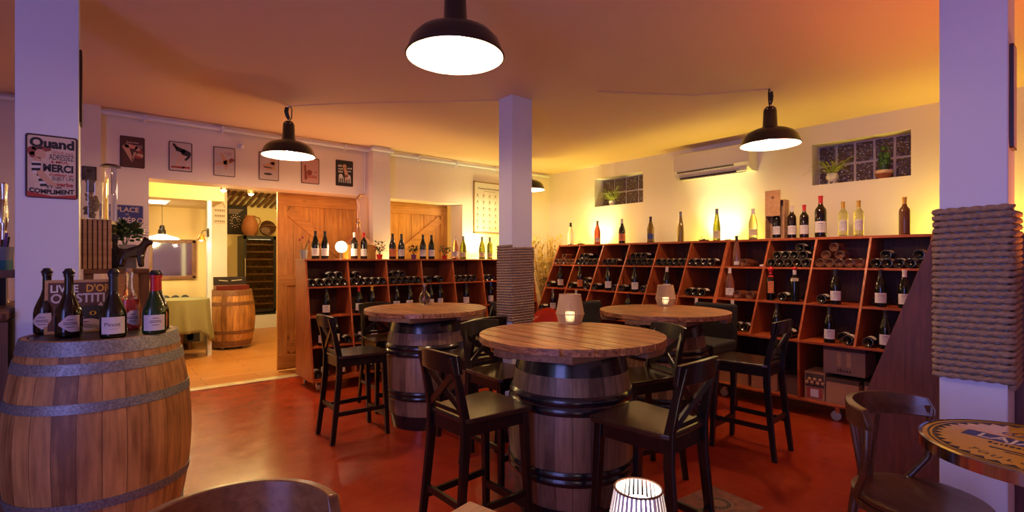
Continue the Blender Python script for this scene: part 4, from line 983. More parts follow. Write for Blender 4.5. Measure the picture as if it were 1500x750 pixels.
# spider plant in window 1, two plants in window 2
y, z = AX(893, 300, 5.86)
sp = thing('spider_plant', 'yellow-green spider plant on the sill of the small block window', 'plant', (5.83, 4.72, 2.1205), group='window sill plants')
obj('pot', B().lathe([(.001, 0), (.04, 0), (.052, .07), (.048, .07), (.038, .06), (.001, .06)], 20), POTW, sp, smooth=True); spiky(sp, 60, .34, .010, LEAFY, .07, 1, 3, .75, a0=PI*.52, a1=PI*1.48)
sp = thing('spider_plant', 'spider plant in a round white footed pot on the large window sill', 'plant', (5.83, 1.86, 2.1055), group='window sill plants')
obj('pot', B().lathe([(.001, .02), (.03, .02), (.056, .055), (.058, .08), (.046, .11), (.042, .11), (.05, .08), (.001, .08)], 24), POTW, sp, smooth=True)
for a in (0, 2.1, 4.2): obj('foot', B().lathe([(.008, 0), (.011, .03)], 10, (.028*cos(a), .028*sin(a), 0)), POTW, sp)
spiky(sp, 50, .30, .008, LEAFY, .10, 1, 5, .75, a0=PI*.55, a1=PI*1.45)
cp_ = thing('potted_cactus', 'bushy cactus in a two-tone terracotta bowl on the large window sill', 'plant', (5.86, 1.43, 2.1055), group='window sill plants')
obj('bowl', B().lathe([(.001, 0), (.035, 0), (.065, .035), (.072, .055)], 28), TERRA, cp_, smooth=True)
obj('bowl_rim', B().lathe([(.072, .055), (.075, .085), (.069, .085), (.066, .07), (.001, .07)], 28), plain('pale_clay', (.62, .42, .32), .7), cp_, smooth=True)
b = B(); rnd = random.Random(9)
b.lathe([(.03, .07), (.038, .12), (.034, .24), (.001, .27)], 12)
for i in range(34):
    a = rnd.uniform(0, 6.28); zz = rnd.uniform(.15, .31); b.ball((.035*cos(a), .035*sin(a), zz), rnd.uniform(.012, .024), 8)
obj('cactus_body', b, LEAFD, cp_, smooth=True)
# pots on the left rack
def lpot(px, label, pot, r, h, kind, seed):
    x, _ = AY(px, 380, 5.44); t = thing('potted_plant', label, 'plant', (x, 5.44, TL), group='pots on the long rack')
    obj('pot', B().lathe([(.001, 0), (r*.75, 0), (r, h), (r*.93, h), (r*.7, h*.85), (.001, h*.85)], 20), pot, t, smooth=True)
    if kind == 'thin':
        spiky(t, 8, .20, .006, LEAFD, h*.8, .5, seed, .5)
        b = B(); rnd = random.Random(seed)
        for i in range(3): a = i*2.1; b.ball((.05*cos(a), .05*sin(a), h+.09+.02*i), .014, 8)
        obj('blossoms', b, PHAIR, t)
    else:
        bushy(t, 46, .075, h+.045, .022, LEAFD, seed, sz=kind)
        b = B(); rnd = random.Random(seed)
        for i in range(9): a = rnd.uniform(0, 6.28); b.ball((.055*cos(a), .055*sin(a), h+rnd.uniform(.02, .10)), .009, 6)
        obj('blossoms', b, REDP, t)
lpot(445, 'thin-stemmed plant in a grey zinc bucket at the end of the long rack', ZINC, .042, .095, 'thin', 4)
lpot(556, 'leafy plant in a red pot beside the pilaster', REDP, .035, .055, 1.5, 6)
lpot(606, 'low flowering plant in a purple pot between two bottle pairs', plain('purple_pot', (.16, .03, .16), .4), .035, .055, .8, 7)
lpot(651, 'bushy plant in a red pot at the narrow opening', REDP, .033, .045, 1.0, 8)
# globe lamp
x, _ = AY(500, 380, 5.44); t = thing('table_lamp', 'glowing globe bulb lamp standing on the long rack', 'lamp', (x, 5.44, TL)); GLX = x
obj('base', B().lathe([(.001, 0), (.05, 0), (.05, .008), (.02, .012), (.02, .075), (.001, .075)], 24), BRASS, t, smooth=True)
obj('globe', B().ball((0, 0, .135), .062, 24), plain('globe_glow', (1, 1, 1), .4, em=(1, .86, .55), es=22), t, smooth=True)
# copper still behind the long rack
t = thing('copper_still', 'copper still with a tall swan neck on a wooden box behind the rack', 'still', (2.40, 5.79, 0))
obj('cabinet', B().box(-.17, .17, -.13, .14, 0, 1.50), PINE, t, bevel=.003)
obj('cone', B().lathe([(.001, 1.502), (.18, 1.502), (.165, 1.53), (.09, 1.60), (.04, 1.66), (.025, 1.74)], 32), COPPER, t, smooth=True)
obj('swan_neck', B().tube([(0, 0, 1.70), (0, 0, 1.86), (.0, 0, 1.98), (-.01, 0, 2.05), (.02, 0, 2.10), (.08, -.0, 2.115)], [.028, .018, .016, .02, .014, .010], 12), COPPER, t, smooth=True)
obj('collar', B().lathe([(.022, 1.74), (.038, 1.75), (.038, 1.77), (.022, 1.78)], 20).lathe([(.018, 1.80), (.03, 1.81), (.018, 1.82)], 20), BRASS, t, smooth=True)
# dried grasses in the corner
t = thing('dried_grass_vase', 'tall dried grasses in a basket standing in the room corner', 'plant', (5.16, 5.36, 0))
obj('vase', B().lathe([(.001, 0), (.12, 0), (.14, .3), (.11, .55), (.10, .55), (.13, .3), (.001, .1)], 24), OLDW, t, smooth=True)
b = B(); rnd = random.Random(2)
for i in range(230):
    a = rnd.uniform(0, 6.28); s = rnd.uniform(.02, .24); h = rnd.uniform(.9, 1.75)
    b.leaf((.05*cos(a), .05*sin(a), .4), (cos(a)*s, sin(a)*s, 1), h-.4, .010+.012*rnd.random(), .25, 6)
    if i % 3 == 0:
        for q in range(5): b.leaf((.05*cos(a)+cos(a)*s*(h-.5)*.9, .05*sin(a)+sin(a)*s*(h-.5)*.9, h-.25+.04*q), (cos(a+q), sin(a+q), .8), .10, .022, .4, 4)
obj('stalks', b, DRY, t, solid=.001)

# ------------------------------------------------------------------ barrel tables
def bartable(label, x, y, rz):
    t = barrel('barrel_table', label, 'table', (x, y, 0), .275, .335, .855, STAVED, BLKHOOP, [(0, .11, 0), (.235, .31, 1), (.575, .665, 1), (.755, .855, 0)], group='barrel tables', rz=rz)
    R = .497; n = 9; pw = 2*R/n; b = B()
    for i in range(n):
        xa = -R+i*pw+.006; xb = -R+(i+1)*pw-.006; m = 5; up = []; lo = []
        for q in range(m+1):
            xx = xa+(xb-xa)*q/m; yy = math.sqrt(max(.0004, R*R-xx*xx)); up.append((xx, yy)); lo.append((xx, -yy))
        b.prism(lo+up[::-1], .895, .93)
    obj('tabletop', b, PALLET, t, bevel=.002)
    b = B()
    for (ya, yb) in ((-.34, -.22), (-.06, .06), (.22, .34)):
        xx = math.sqrt(R*R-max(abs(ya), abs(yb))**2)-.01; b.box(-xx, xx, ya, yb, .857, .894)
    obj('battens', b, PALLETD, t, bevel=.002)
    b = B(); n = 56
    for s0 in range(0, n, 7):
        k0, k1 = s0, s0+6.9; pts = []
        for q in range(8): a = 2*PI*(k0+(k1-k0)*q/7)/n; pts.append(((R-.005)*cos(a), (R-.005)*sin(a)))
        for q in range(7, -1, -1): a = 2*PI*(k0+(k1-k0)*q/7)/n; pts.append(((R-.06)*cos(a), (R-.06)*sin(a)))
        if s0 % 14 == 0: obj('edge_block', B().prism(pts, .866, .894), PALLETD, t)
    return t
bartable('round plank table on a black-hooped barrel, nearest of the three', 1.976, 1.883, 0)
bartable('round plank table on a barrel in front of the long rack', 2.10, 3.65, .03)
bartable('round plank table on a barrel near the window wall rack', 3.448, 2.281, .12)

# ------------------------------------------------------------------ stools
def make_stool():
    t = thing('bar_stool', '', 'bar stool'); W, D, S = .36, .36, .63
    # faces +x; the back is at -x
    WB = .285; st = [(-D/2-.005, -WB/2-.004), (-D/2+.03, -WB/2-.016), (D/2, -W/2-.008), (D/2+.022, -W/2+.01), (D/2+.034, 0), (D/2+.022, W/2-.01), (D/2, W/2+.008), (-D/2+.03, WB/2+.016), (-D/2-.005, WB/2+.004)]
    obj('seat', B().prism(st, S-.022, S), BLKS, t, bevel=.005)
    b = B()
    for s in (-1, 1): b.bar((-D/2+.02, s*(WB/2-.012), S-.053), (D/2-.02, s*(W/2-.03), S-.053), .018, .061)
    for xx in (-D/2+.01, D/2-.02): b.box(xx-.009, xx+.009, -(WB/2-.02 if xx < 0 else W/2-.03), (WB/2-.02 if xx < 0 else W/2-.03), S-.085, S-.0225)
    obj('apron', b, BLK, t)
    for s in (-1, 1):
        obj('front_leg', B().bar((D/2-.02, s*(W/2-.03), S-.023), (D/2+.005, s*(W/2-.012), 0), .038, .038, (1, 0, 0), .030, .030), BLK, t, bevel=.003)
        pts = [(-D/2-.05, 0), (-D/2-.02, .25), (-D/2+.005, .50), (-D/2+.005, .63), (-D/2-.025, .78), (-D/2-.06, .905)]
        wd = [.032, .038, .042, .042, .034, .026]; vs = []
        yo = s*(WB/2-.008)
        for (xx, zz), w_ in zip(pts, wd):
            for sx, sy in ((-1, -1), (1, -1), (1, 1), (-1, 1)): vs.append((xx+sx*w_/2, yo+sy*.012+s*(.630-zz)*.03, zz))
        n = len(pts); fs = [(i*4+k_, i*4+(k_+1) % 4, (i+1)*4+(k_+1) % 4, (i+1)*4+k_) for i in range(n-1) for k_ in range(4)]+[(3, 2, 1, 0), tuple((n-1)*4+k_ for k_ in range(4))]
        obj('back_post', B().add(vs, fs), BLK, t, bevel=.003)
        obj('side_stretcher', B().bar((-D/2-.02, s*(WB/2+.004), .21), (D/2-.01, s*(W/2-.018), .21), .016, .030), BLK, t)
    obj('front_stretcher', B().bar((D/2-.005, -W/2+.02, .15), (D/2-.005, W/2-.02, .15), .018, .036), BLK, t)
    obj('rear_stretcher', B().bar((-D/2-.02, -WB/2, .25), (-D/2-.02, WB/2, .25), .016, .030), BLK, t)
    # curved top rail with a hump
    vs = []; n = 12
    for i in range(n+1):
        u = -1+2*i/n; yy = u*(WB/2+.016); xx = -D/2-.075-.028*(1-u*u)+.028; zt = .915+.010*(1-u*u); zb = .832+.0*(1-u*u)
        th = .011
        for (dx, zz) in ((-th-.005, zb), (th-.005, zb), (th-.018, zt), (-th-.018, zt)): vs.append((xx+dx+.02, yy, zz))
    fs = [(i*4+k_, i*4+(k_+1) % 4, (i+1)*4+(k_+1) % 4, (i+1)*4+k_) for i in range(n) for k_ in range(4)]+[(3, 2, 1, 0), tuple(n*4+k_ for k_ in range(4))]
    obj('top_rail', B().add(vs, fs), BLK, t, bevel=.003)
    for s in (-1, 1):
        obj('cross_brace', B().path([(-D/2-.002, -s*(W/2-.04), .655), (-D/2-.025+s*.003, -s*.0, .745), (-D/2-.045, s*(W/2-.04), .84)], .013, .028, up=(1, 0, .2)) if False else
            B().bar((-D/2+.0+s*.0065, -s*(WB/2-.015), .650), (-D/2-.040+s*.0065, s*(WB/2-.015), .838), .030, .012, (1, 0, 0)), BLK, t)
    obj('lower_back_rail', B().bar((-D/2+.003, -WB/2+.01, .65), (-D/2+.003, WB/2-.01, .65), .014, .02), BLK, t)
    return t
st0 = make_stool()
ST = [(1.52, 3.72, 0, 'black bar stool before the long rack, its crossed back towards the wide opening'),
      (1.41, 1.96, .03, 'black bar stool nearest the round chair back, facing the front barrel table'),
      (1.885, 1.315, PI/2+.04, 'black bar stool with blue-lit crossed back at the front barrel table, wicker-lamp side'),
      (2.56, 1.87, PI-.30, 'black bar stool squeezed behind the front barrel table, towards the window wall table'),
      (3.55, 1.66, PI/2+.06, 'black bar stool standing alone before the cardboard boxes'),
      (2.14, 3.06, PI/2, 'black bar stool pushed under the far barrel table, back to back with another'),
      (1.98, 2.49, -PI/2+.05, 'black bar stool behind the front barrel table, yellow reflection on its seat'),
      (2.72, 3.72, PI, 'black bar stool half hidden behind the middle rope-wrapped pillar'),
      (2.02, 4.25, -PI/2, 'black bar stool on the rack side of the far barrel table')]
for i, (x, y, a, lb) in enumerate(ST):
    if i == 0: st0.location = (x, y, 0); st0.rotation_euler = (0, 0, a); st0['label'] = lb; st0['group'] = 'black crossed-back bar stools'
    else: dup(st0, (x, y, 0), a, lb, 'black crossed-back bar stools')
def padded(label, x, y, rz):
    t = thing('padded_chair', label, 'chair', (x, y, 0), rz, 'black padded chairs')
    obj('seat', B().box(-.20, .22, -.21, .21, .52, .62), BLACKF, t, bevel=.02)
    obj('backrest', B().box(-.245, -.19, -.20, .20, .56, .93), BLACKF, t, bevel=.022)
    for sx in (-1, 1):
        for sy in (-1, 1): obj('leg', B().bar((sx*.17, sy*.17, .525), (sx*.20, sy*.19, 0), .034, .034), BLK, t)
    obj('foot_rail', B().bar((.19, -.17, .2), (.19, .17, .2), .02, .02).bar((-.19, -.17, .2), (-.19, .17, .2), .02, .02), BLK, t)
    return t
padded('black padded chair between the window wall table and the rack', 4.15, 2.34, PI)
padded('black padded chair on the corner side of the window wall table', 3.62, 3.03, -PI/2)
# red shell chair far behind the pillar
t = thing('plastic_chair', 'red plastic shell chair peeking out behind the middle pillar', 'chair', (3.74, 3.90, 0), -2.3)
vs = []; fs = []; n = 16
for i in range(n+1):
    a = -PI*.62+PI*1.24*i/n+PI
    for q in range(5): f = q/4; vs.append(((.17+.05*f)*cos(a), (.17+.05*f)*sin(a), .46+.33*f*(.55+.45*cos(a-PI)**2)))
for i in range(n):
    for q in range(4): fs.append((i*5+q, i*5+q+1, (i+1)*5+q+1, (i+1)*5+q))
obj('shell', B().add(vs, fs), REDPL, t, smooth=True, solid=.012)
obj('seat', B().lathe([(.001, .445), (.15, .445), (.185, .462), (.15, .462), (.001, .455)], 24), REDPL, t, smooth=True)
for s in ((1, 1), (1, -1), (-1, 1), (-1, -1)): obj('leg', B().tube([(s[0]*.12, s[1]*.12, .45), (s[0]*.19, s[1]*.19, 0)], .012, 8), CHROME, t)

# ------------------------------------------------------------------ lanterns
def lantern(name, label, x, y, z, s, mat, n, w, glow, group=None):
    t = thing(name, label, 'lantern', (x, y, z), 0, group)
    P_ = [(.071, .006), (.087, .060), (.066, .178)]
    b = B()
    for k_ in range(n):
        a = 2*PI*k_/n; pts = [(r*s*cos(a), r*s*sin(a), zz*s) for r, zz in P_]
        b.path(pts, w, w*.5, up=(cos(a), sin(a), .001))
    obj('woven_strands', b, mat, t)
    for r, zz in ((.071, .004), (.088, .060), (.067, .178)):
        obj('ring', B().tube([(r*s*cos(2*PI*k_/40), r*s*sin(2*PI*k_/40), zz*s) for k_ in range(40)], .0028*s*1.2, 6, close=True), OLDW if glow > 8 else mat, t, smooth=True)
    obj('base', B().lathe([(.001, 0), (.071*s, 0), (.071*s, .004*s), (.001, .004*s)], 30), mat, t)
    obj('glass', B().lathe([(.001, .008*s), (.040*s, .008*s), (.040*s, .14*s), (.038*s, .14*s), (.038*s, .012*s), (.001, .012*s)], 24), GLASSC if glow < 8 else plain('frosted_glow', (1, 1, 1), .6, em=(1, .93, .80), es=glow), t, smooth=True)
    if glow < 8: obj('candle', B().lathe([(.001, .0125*s), (.028*s, .0125*s), (.028*s, .07*s), (.001, .07*s)], 20), plain('candle_glow', (.9, .8, .6), .5, em=(1, .75, .35), es=glow), t, smooth=True)
    return t
WICK = plain('wicker_strand', (.58, .40, .22), .7); WICKW = plain('white_strand', (.85, .82, .78), .6)
x, y = G(835, 473, .9305); lantern('woven_lantern', 'beige woven lantern on the nearest barrel table', x, y, .9305, 1.0, WICK, 62, .0062, 7.5, 'woven lanterns')
x, y = G(975, 447, .9305); lantern('woven_lantern', 'beige woven lantern on the table near the window wall rack', x, y, .9305, .97, WICK, 62, .0062, 7.5, 'woven lanterns')
x, y = 1.201, .878
lantern('woven_lantern', 'lit white woven lantern low at the bottom edge, by the stools', x, y, .492, 1.0, WICKW, 34, .0075, 9, 'woven lanterns')
t = thing('low_stool', 'low round wooden stool carrying the lit white lantern', 'stool', (x, y, 0))
obj('top', B().lathe([(.001, .46), (.16, .46), (.165, .475), (.16, .49), (.001, .49)], 36), LIGHTW, t, smooth=True)
for a in (.6, 2.17, 3.74, 5.31): obj('leg', B().bar((.10*cos(a), .10*sin(a), .462), (.14*cos(a), .14*sin(a), 0), .03, .03), LIGHTW, t)
# glass flask on the far table
x, y = G(622, 446, .9305)
t = thing('glass_flask', 'round clear glass flask on the barrel table before the long rack', 'flask', (x, y, .9305))
obj('flask', B().lathe([(.001, 0), (.03, 0), (.048, .025), (.053, .055), (.042, .09), (.022, .11), (.018, .13), (.018, .17), (.016, .172), (.015, .13), (.019, .11), (.038, .088), (.049, .055), (.044, .028), (.001, .006)], 28), GLASSC, t, smooth=True)
b = B(); rnd = random.Random(5)
for i in range(40): a = rnd.uniform(0, 6.28); r_ = rnd.uniform(0, .032); b.ball((r_*cos(a), r_*sin(a), rnd.uniform(.016, .05)), .007, 6)
obj('dried_petals', b, plain('petals', (.35, .18, .12), .8), t)
obj('stopper', B().lathe([(.012, .16), (.019, .173), (.017, .185), (.001, .187)], 16), CORK, t, smooth=True)

# ------------------------------------------------------------------ big barrel with bottles
BX, BY = G(152, 487, .985); BH = .95
bb = barrel('wine_barrel', 'large oak wine barrel with grey steel hoops carrying bottles', 'barrel', (BX, BY, .035), .285, .35, BH, STAVE, GALV,
            [(0, .06, 0), (.09, .135, 0), (.25, .29, 0), (.66, .70, 0), (.815, .86, 0), (.89, .95, 0)], rz=.1)
obj('base_board', B().lathe([(.001, -.035), (.28, -.035), (.28, -.001), (.001, -.001)], 32), OLDW, bb)
BT = .035+BH-.03
tag(obj('serving_board', B().lathe([(.001, 0), (.256, 0), (.256, .028), (.001, .028)], 48), BARTOP, loc=(BX, BY, BT+.0005), smooth=True), 'round dark board set in the top of the large barrel', 'board')
BT += .029
def onb(px, key_obj, label, py=None, rz=0, s=1.0, dist=None):
    pass
def big_bottle(label, x, y, glass, caps, lab, kind='champagne', stopper=True, s=1.0, sq=True, pinot=False, turn=0, wine=None, label2=None):
    P_ = prof(kind); o = obj('wine_bottle', B().lathe(P_, 36), glass, smooth=True, loc=(x, y, BT+.0005))
    o.rotation_euler = (0, 0, face(x, y)+turn); o.scale = (s*1.07, s*1.07, s*.89); tag(o, label, 'bottle', 'bottles on the large barrel'); H = P_[-1][1]
    R = P_[7][0]+.0007
    if caps: obj('capsule', B().lathe([(.0170, H-.090), (.0160, H-.05), (.0156, H-.02), (.0185, H-.018), (.0185, H-.004), (.001, H-.003)] if kind == 'champagne' else [(.0158, H-.06), (.0145, H-.02), (.0165, H-.014), (.0165, H), (.001, H+.001)], 24), caps, o, smooth=True)
    if stopper: obj('stopper', B().lathe([(.001, H-.004), (.0195, H-.004), (.021, H+.004), (.016, H+.012), (.012, H+.022), (.001, H+.024)] if stopper != 'cork' else [(.011, H-.002), (.012, H+.02), (.001, H+.021)], 20), BLACKP if stopper != 'cork' else CORK, o, smooth=True)
    if lab:
        if sq: l = obj('label', B().lathe([(R, .022), (R, .105)], 16, a0=-PI/2-.95, a1=-PI/2+.95), lab, o, smooth=True, fixn=False)
        else:
            # tilted lozenge label bent round the bottle
            vs = [];
            for a_, zz in ((-.75, .075), (-.1, .112), (.75, .108), (.65, .07), (.75, .03), (.1, .032)): vs.append((R*cos(-PI/2+a_), R*sin(-PI/2+a_), zz))
            b = B()
            n_ = 12; lo = []; hi = []
            for i in range(n_+1):
                a_ = -.8+1.6*i/n_; u = i/n_
                top = .070+(.110-.070)*min(1, u*2.2) ; bot = .062-(.062-.028)*min(1, u*1.8)
                if u > .9: pass
                lo.append((R*cos(-PI/2+a_), R*sin(-PI/2+a_), bot)); hi.append((R*cos(-PI/2+a_), R*sin(-PI/2+a_), top))
            for i in range(n_): b.add([lo[i], lo[i+1], hi[i+1], hi[i]], [(0, 1, 2, 3)])
            l = obj('label', b, lab, o, smooth=True, fixn=False)
        ib = B(); R2 = R+.0004
        if pinot:
            me_t = text('lettering', 'Pinot', .026, INK, l, frameM((-.004, -R-.0010, .060), (1, 0, 0), (0, 0, 1)), ex=.0001, align='CENTER')
            for v_ in me_t.data.vertices:
                a_ = v_.co.x/R; v_.co.x, v_.co.y = R2*sin(a_), -R2*cos(a_)
            ib.lathe([(R2, .046), (R2, .047)], 8, a0=-PI/2-.4, a1=-PI/2+.3)
        else:
            for zz, hw in ((.088, .25), (.074, .45), (.066, .5), (.052, .3)): ib.lathe([(R2, zz-.0016), (R2, zz+.0016)], 8, a0=-PI/2-hw+.1, a1=-PI/2+hw+.1)
        obj('print', ib, INK, l, fixn=False)
    if label2: obj('side_label', B().lathe([(R+.0002, .015), (R+.0002, .06)], 8, a0=-PI/2+.55, a1=-PI/2+1.3), label2, o, fixn=False)
    if wine: obj('wine', B().lathe([(.001, .012), (.040, .012), (.040, .17), (.001, .17)], 24), wine, o, smooth=True)
    return o
def bpos(px, r, fr): # position at pixel column px, moved fr metres beyond the barrel centre
    a = ray(px); Z = (BX*.638+BY*.77)+fr; return (a[0]*Z, a[1]*Z)
LABP = plain('pinkish_label', (.66, .50, .48), .6)
x, y = bpos(69, 0, -.02); big_bottle('dark champagne-shaped bottle with black stopper at the pillar edge of the barrel', x, y, GLASSB, None, LABP, sq=False, turn=-.5, label2=LABELO)
x, y = bpos(101, 0, -.12); big_bottle('dark bottle with tilted pale label overlapping the cat book', x, y, GLASSB, None, LABP, sq=False, turn=0)
x, y = bpos(166, 0, -.14); big_bottle('dark bottle with handwritten wide label standing nearest on the barrel', x, y, GLASSG, BLACKC, LABELY if False else LABEL, pinot=True)
x, y = bpos(189, 0, .10); big_bottle('clear bottle of pink wine behind the handwritten-label bottle', x, y, GLASSC, None, LABP, sq=False, stopper='cork', wine=plain('pink_wine', (.75, .10, .08), .1, trans=.6), turn=.2)
x, y = bpos(226, 0, -.03); big_bottle('green bottle with red capsule and square white label on the barrel', x, y, GLASSGR, REDP, LABEL, kind='champagne', s=.97)
x, y = bpos(231, 0, .09); big_bottle('second red-capped bottle hiding behind the green one', x, y, GLASSB, REDP, LABELO, kind='champagne', s=.96)
# guest book with a cat
gb_ = thing('guest_book', 'guest book with black and white cat cover propped on the barrel', 'book', (BX-.085, BY+.085, BT+.001), math.radians(-2))
Mb = Matrix.Translation((0, 0, 0)) @ Matrix.Rotation(math.radians(-8), 4, 'X')
Mf = Mb @ frameM((0, 0, 0), (1, 0, 0), (0, 0, 1))
BW, BHH = .255, .25
obj('cover', B().box(-BW/2, BW/2, 0, .012, 0, BHH, M=Mb), LIGHTW, gb_)
obj('cover_print', B().box(-BW/2+.012, BW/2-.005, -.001, 0, .012, BHH-.013, M=Mb), PBRN, gb_)
text('lettering', 'LIVRE', .048, PWHITE, gb_, Mf @ Matrix.Translation((-BW/2+.018, BHH-.058, .0016)), sx=.86, bold=.0012)
text('lettering', "D'OR", .048, PYEL, gb_, Mf @ Matrix.Translation((.018, BHH-.058, .0016)), sx=.82, bold=.0012)
text('lettering', 'OUISTITI', .060, PLIL, gb_, Mf @ Matrix.Translation((-BW/2+.020, BHH-.108, .0016)), sx=.84, bold=.0016)
PW2 = plain('cat_white', (.60, .45, .42), .5)
def bp_(name, polys, mat, off): 
    b = B()
    for p in polys: b.prism([(q[0], q[1]) for q in p], off, off+.0005, Mf)
    obj(name, b, mat, gb_)
bp_('printed_cat_ear', [[(-.055, .11), (-.06, .14), (-.03, .12)], [(.050, .105), (.075, .142), (.095, .10)]], PW2, .0012)
bp_('printed_cat_head', [disc(.040, .078, .070, .050, 18)], PBLK, .0017)
bp_('printed_cat_face', [[(-.01, .12), (.012, .07), (.0, .03), (-.02, .05), (-.03, .09)], disc(.03, .035, .05, .028, 14), [(-.02, .05), (.06, .03), (.09, -.0+.014), (.02, .014)]], PW2, .0022)
bp_('printed_cat_eye', [disc(.045, .088, .013, .010)], PYEL, .0027); bp_('printed_cat_pupil', [disc(.045, .088, .006, .008)], PBLK, .0032)
bp_('printed_cat_nose', [[(-.0, .052), (.035, .05), (.018, .044)]], PHAIR, .0030)

# ------------------------------------------------------------------ console, plant and dispensers by the blue plaque
cy0 = 4.30
con = thing('wooden_console', 'brown wooden console standing between the pillar and wide opening', 'console', (0, cy0, 0))
def cx(px, y=cy0): a = ray(px); return a[0]*y/a[1]
xa, xb = cx(122), cx(219); ctop = 1.33-14*(cy0/ray(180)[1])/732
obj('top_board', B().box(xa, xb, -.02, .35, ctop-.03, ctop), OLDW, con, bevel=.003)
obj('post', B().box(cx(172), cx(203), 0, .04, 0, ctop-.031), TERRA if False else LIGHTW, con)
obj('post', B().box(xa, xa+.05, 0, .04, 0, ctop-.031), OLDW, con)
for x_ in (xa, xb-.05): obj('post', B().box(x_, x_+.05, .29, .34, 0, ctop-.031), OLDW, con)
obj('post', B().box(xb-.05, xb, 0, .04, 0, ctop-.031), OLDW, con)
obj('back_panel', B().box(cx(168), xb-.05, .30, .31, .2, ctop-.031), BLACKP, con)
obj('shelf', B().box(xa+.05, xb-.05, .02, .30, .5, .52), OLDW, con)
px2m = (cy0/ray(150)[1])/732
t = thing('slatted_stand', 'tall box of upright wooden slats beside the near pillar', 'stand', (cx(139, cy0+.1), cy0+.10, ctop+.0005))
sh = 73*px2m
b = B()
for k_ in range(7): b.box(-.085+k_*.0255, -.085+k_*.0255+.019, -.08, -.066, 0, sh)
obj('slats', b, LIGHTW, t, bevel=.002)
obj('box', B().box(-.086, .084, -.065, .10, 0, sh-.002), OLDW, t)
j_ = thing('glass_jar', 'glass jar of corks on top of the upright slats', 'jar', (cx(134, cy0+.13), cy0+.13, ctop+sh+.001))
obj('glass', B().lathe([(.001, 0), (.062, 0), (.064, .26), (.060, .26), (.058, .008), (.001, .008)], 24), GLASSC, j_, smooth=True)
b = B(); rnd = random.Random(3)
cks = []
for k_ in range(34):
    a = rnd.uniform(0, 6.28); r_ = rnd.uniform(0, .038)
    b.lathe([(.001, -.016), (.010, -.016), (.010, .016), (.001, .016)], 8, (r_*cos(a), r_*sin(a), .024+k_*.0045), M=Matrix.Rotation(rnd.uniform(0, 3), 4, 'X') @ Matrix.Rotation(rnd.uniform(0, 3), 4, 'Y'))
o = obj('corks', b, CORK, j_, smooth=True); o['kind'] = 'stuff'
t = thing('glass_tube_dispenser', 'tall thin glass tube with a black lid before the blue plaque', 'dispenser', (cx(162, cy0+.12), cy0+.12, ctop+.0005))
obj('foot', B().box(-.04, .04, -.05, .05, 0, .008).box(-.04, .04, .02, .05, .008, .22).box(-.042, .042, -.05, .05, .20, .235), BLACKP, t, bevel=.002)
obj('tube', B().lathe([(.034, .235), (.036, .235), (.036, .70), (.034, .70)], 24), GLASSC, t, smooth=True)
obj('lid', B().lathe([(.001, .70), (.06, .702), (.045, .715), (.036, .72), (.001, .722)], 24), BLACKM, t, smooth=True)
obj('tap', B().tube([(0, -.03, .20), (0, -.05, .18), (0, -.05, .14)], .008, 8), CHROME, t, smooth=True)
t = thing('jade_plant', 'jade plant with rounded leaves in a square grey planter', 'plant', (cx(183, cy0+.22), cy0+.22, ctop+.0005))
obj('planter', B().box(-.066, .066, -.066, .066, 0, .17), ZINC, t, bevel=.004)
bushy(t, 90, .11, .24, .034, LEAFD, 11, sz=.8)
b = B(); rnd = random.Random(12)
for i in range(60):
    a = rnd.uniform(0, 6.28); e = rnd.uniform(0, 1); r_ = .10*rnd.uniform(.5, 1); b.ball((r_*cos(a), r_*sin(a)*.7, .20+.11*e), .017, 8, .55)
obj('round_leaves', b, LEAFD, t, smooth=True)
# plain dark dog figurine (one smooth body)
dg = thing('dog_figurine', 'glossy dark dog figurine standing on the console before the plant', 'figurine', (cx(193, cy0+.05), cy0+.05, ctop+.0005))
me = bpy.data.meshes.new('dog_body'); V = [(0, 0, .11), (-.045, 0, .105), (.05, 0, .115), (.065, 0, .155), (.085, 0, .185), (.125, 0, .178), (-.07, 0, .13), (-.09, 0, .175),
     (.05, -.022, .07), (.055, -.024, .008), (.05, .022, .07), (.055, .024, .008), (-.05, -.022, .07), (-.06, -.024, .008), (-.05, .022, .07), (-.06, .024, .008), (.073, -.012, .222), (.073, .012, .222)]
Ed = [(0, 1), (0, 2), (2, 3), (3, 4), (4, 5), (1, 6), (6, 7), (2, 8), (8, 9), (2, 10), (10, 11), (1, 12), (12, 13), (1, 14), (14, 15), (4, 16), (4, 17)]
me.from_pydata(V, Ed, []); do = bpy.data.objects.new('body', me); COL.objects.link(do); do.parent = dg
sk = do.modifiers.new('skin', 'SKIN'); rr_ = [.032, .033, .032, .022, .024, .012, .014, .008, .018, .014, .018, .014, .019, .014, .019, .014, .008, .008]
for i, v_ in enumerate(me.skin_vertices[0].data): v_.radius = (rr_[i], rr_[i]); v_.use_root = (i == 0)
sb_ = do.modifiers.new('sub', 'SUBSURF'); sb_.levels = 2; sb_.render_levels = 2
me.materials.append(plain('dark_glaze', (.03, .015, .012), .25, coat=.5))
dg.rotation_euler = (0, 0, -.25); dg.scale = (1.0, 1.0, 1.0)

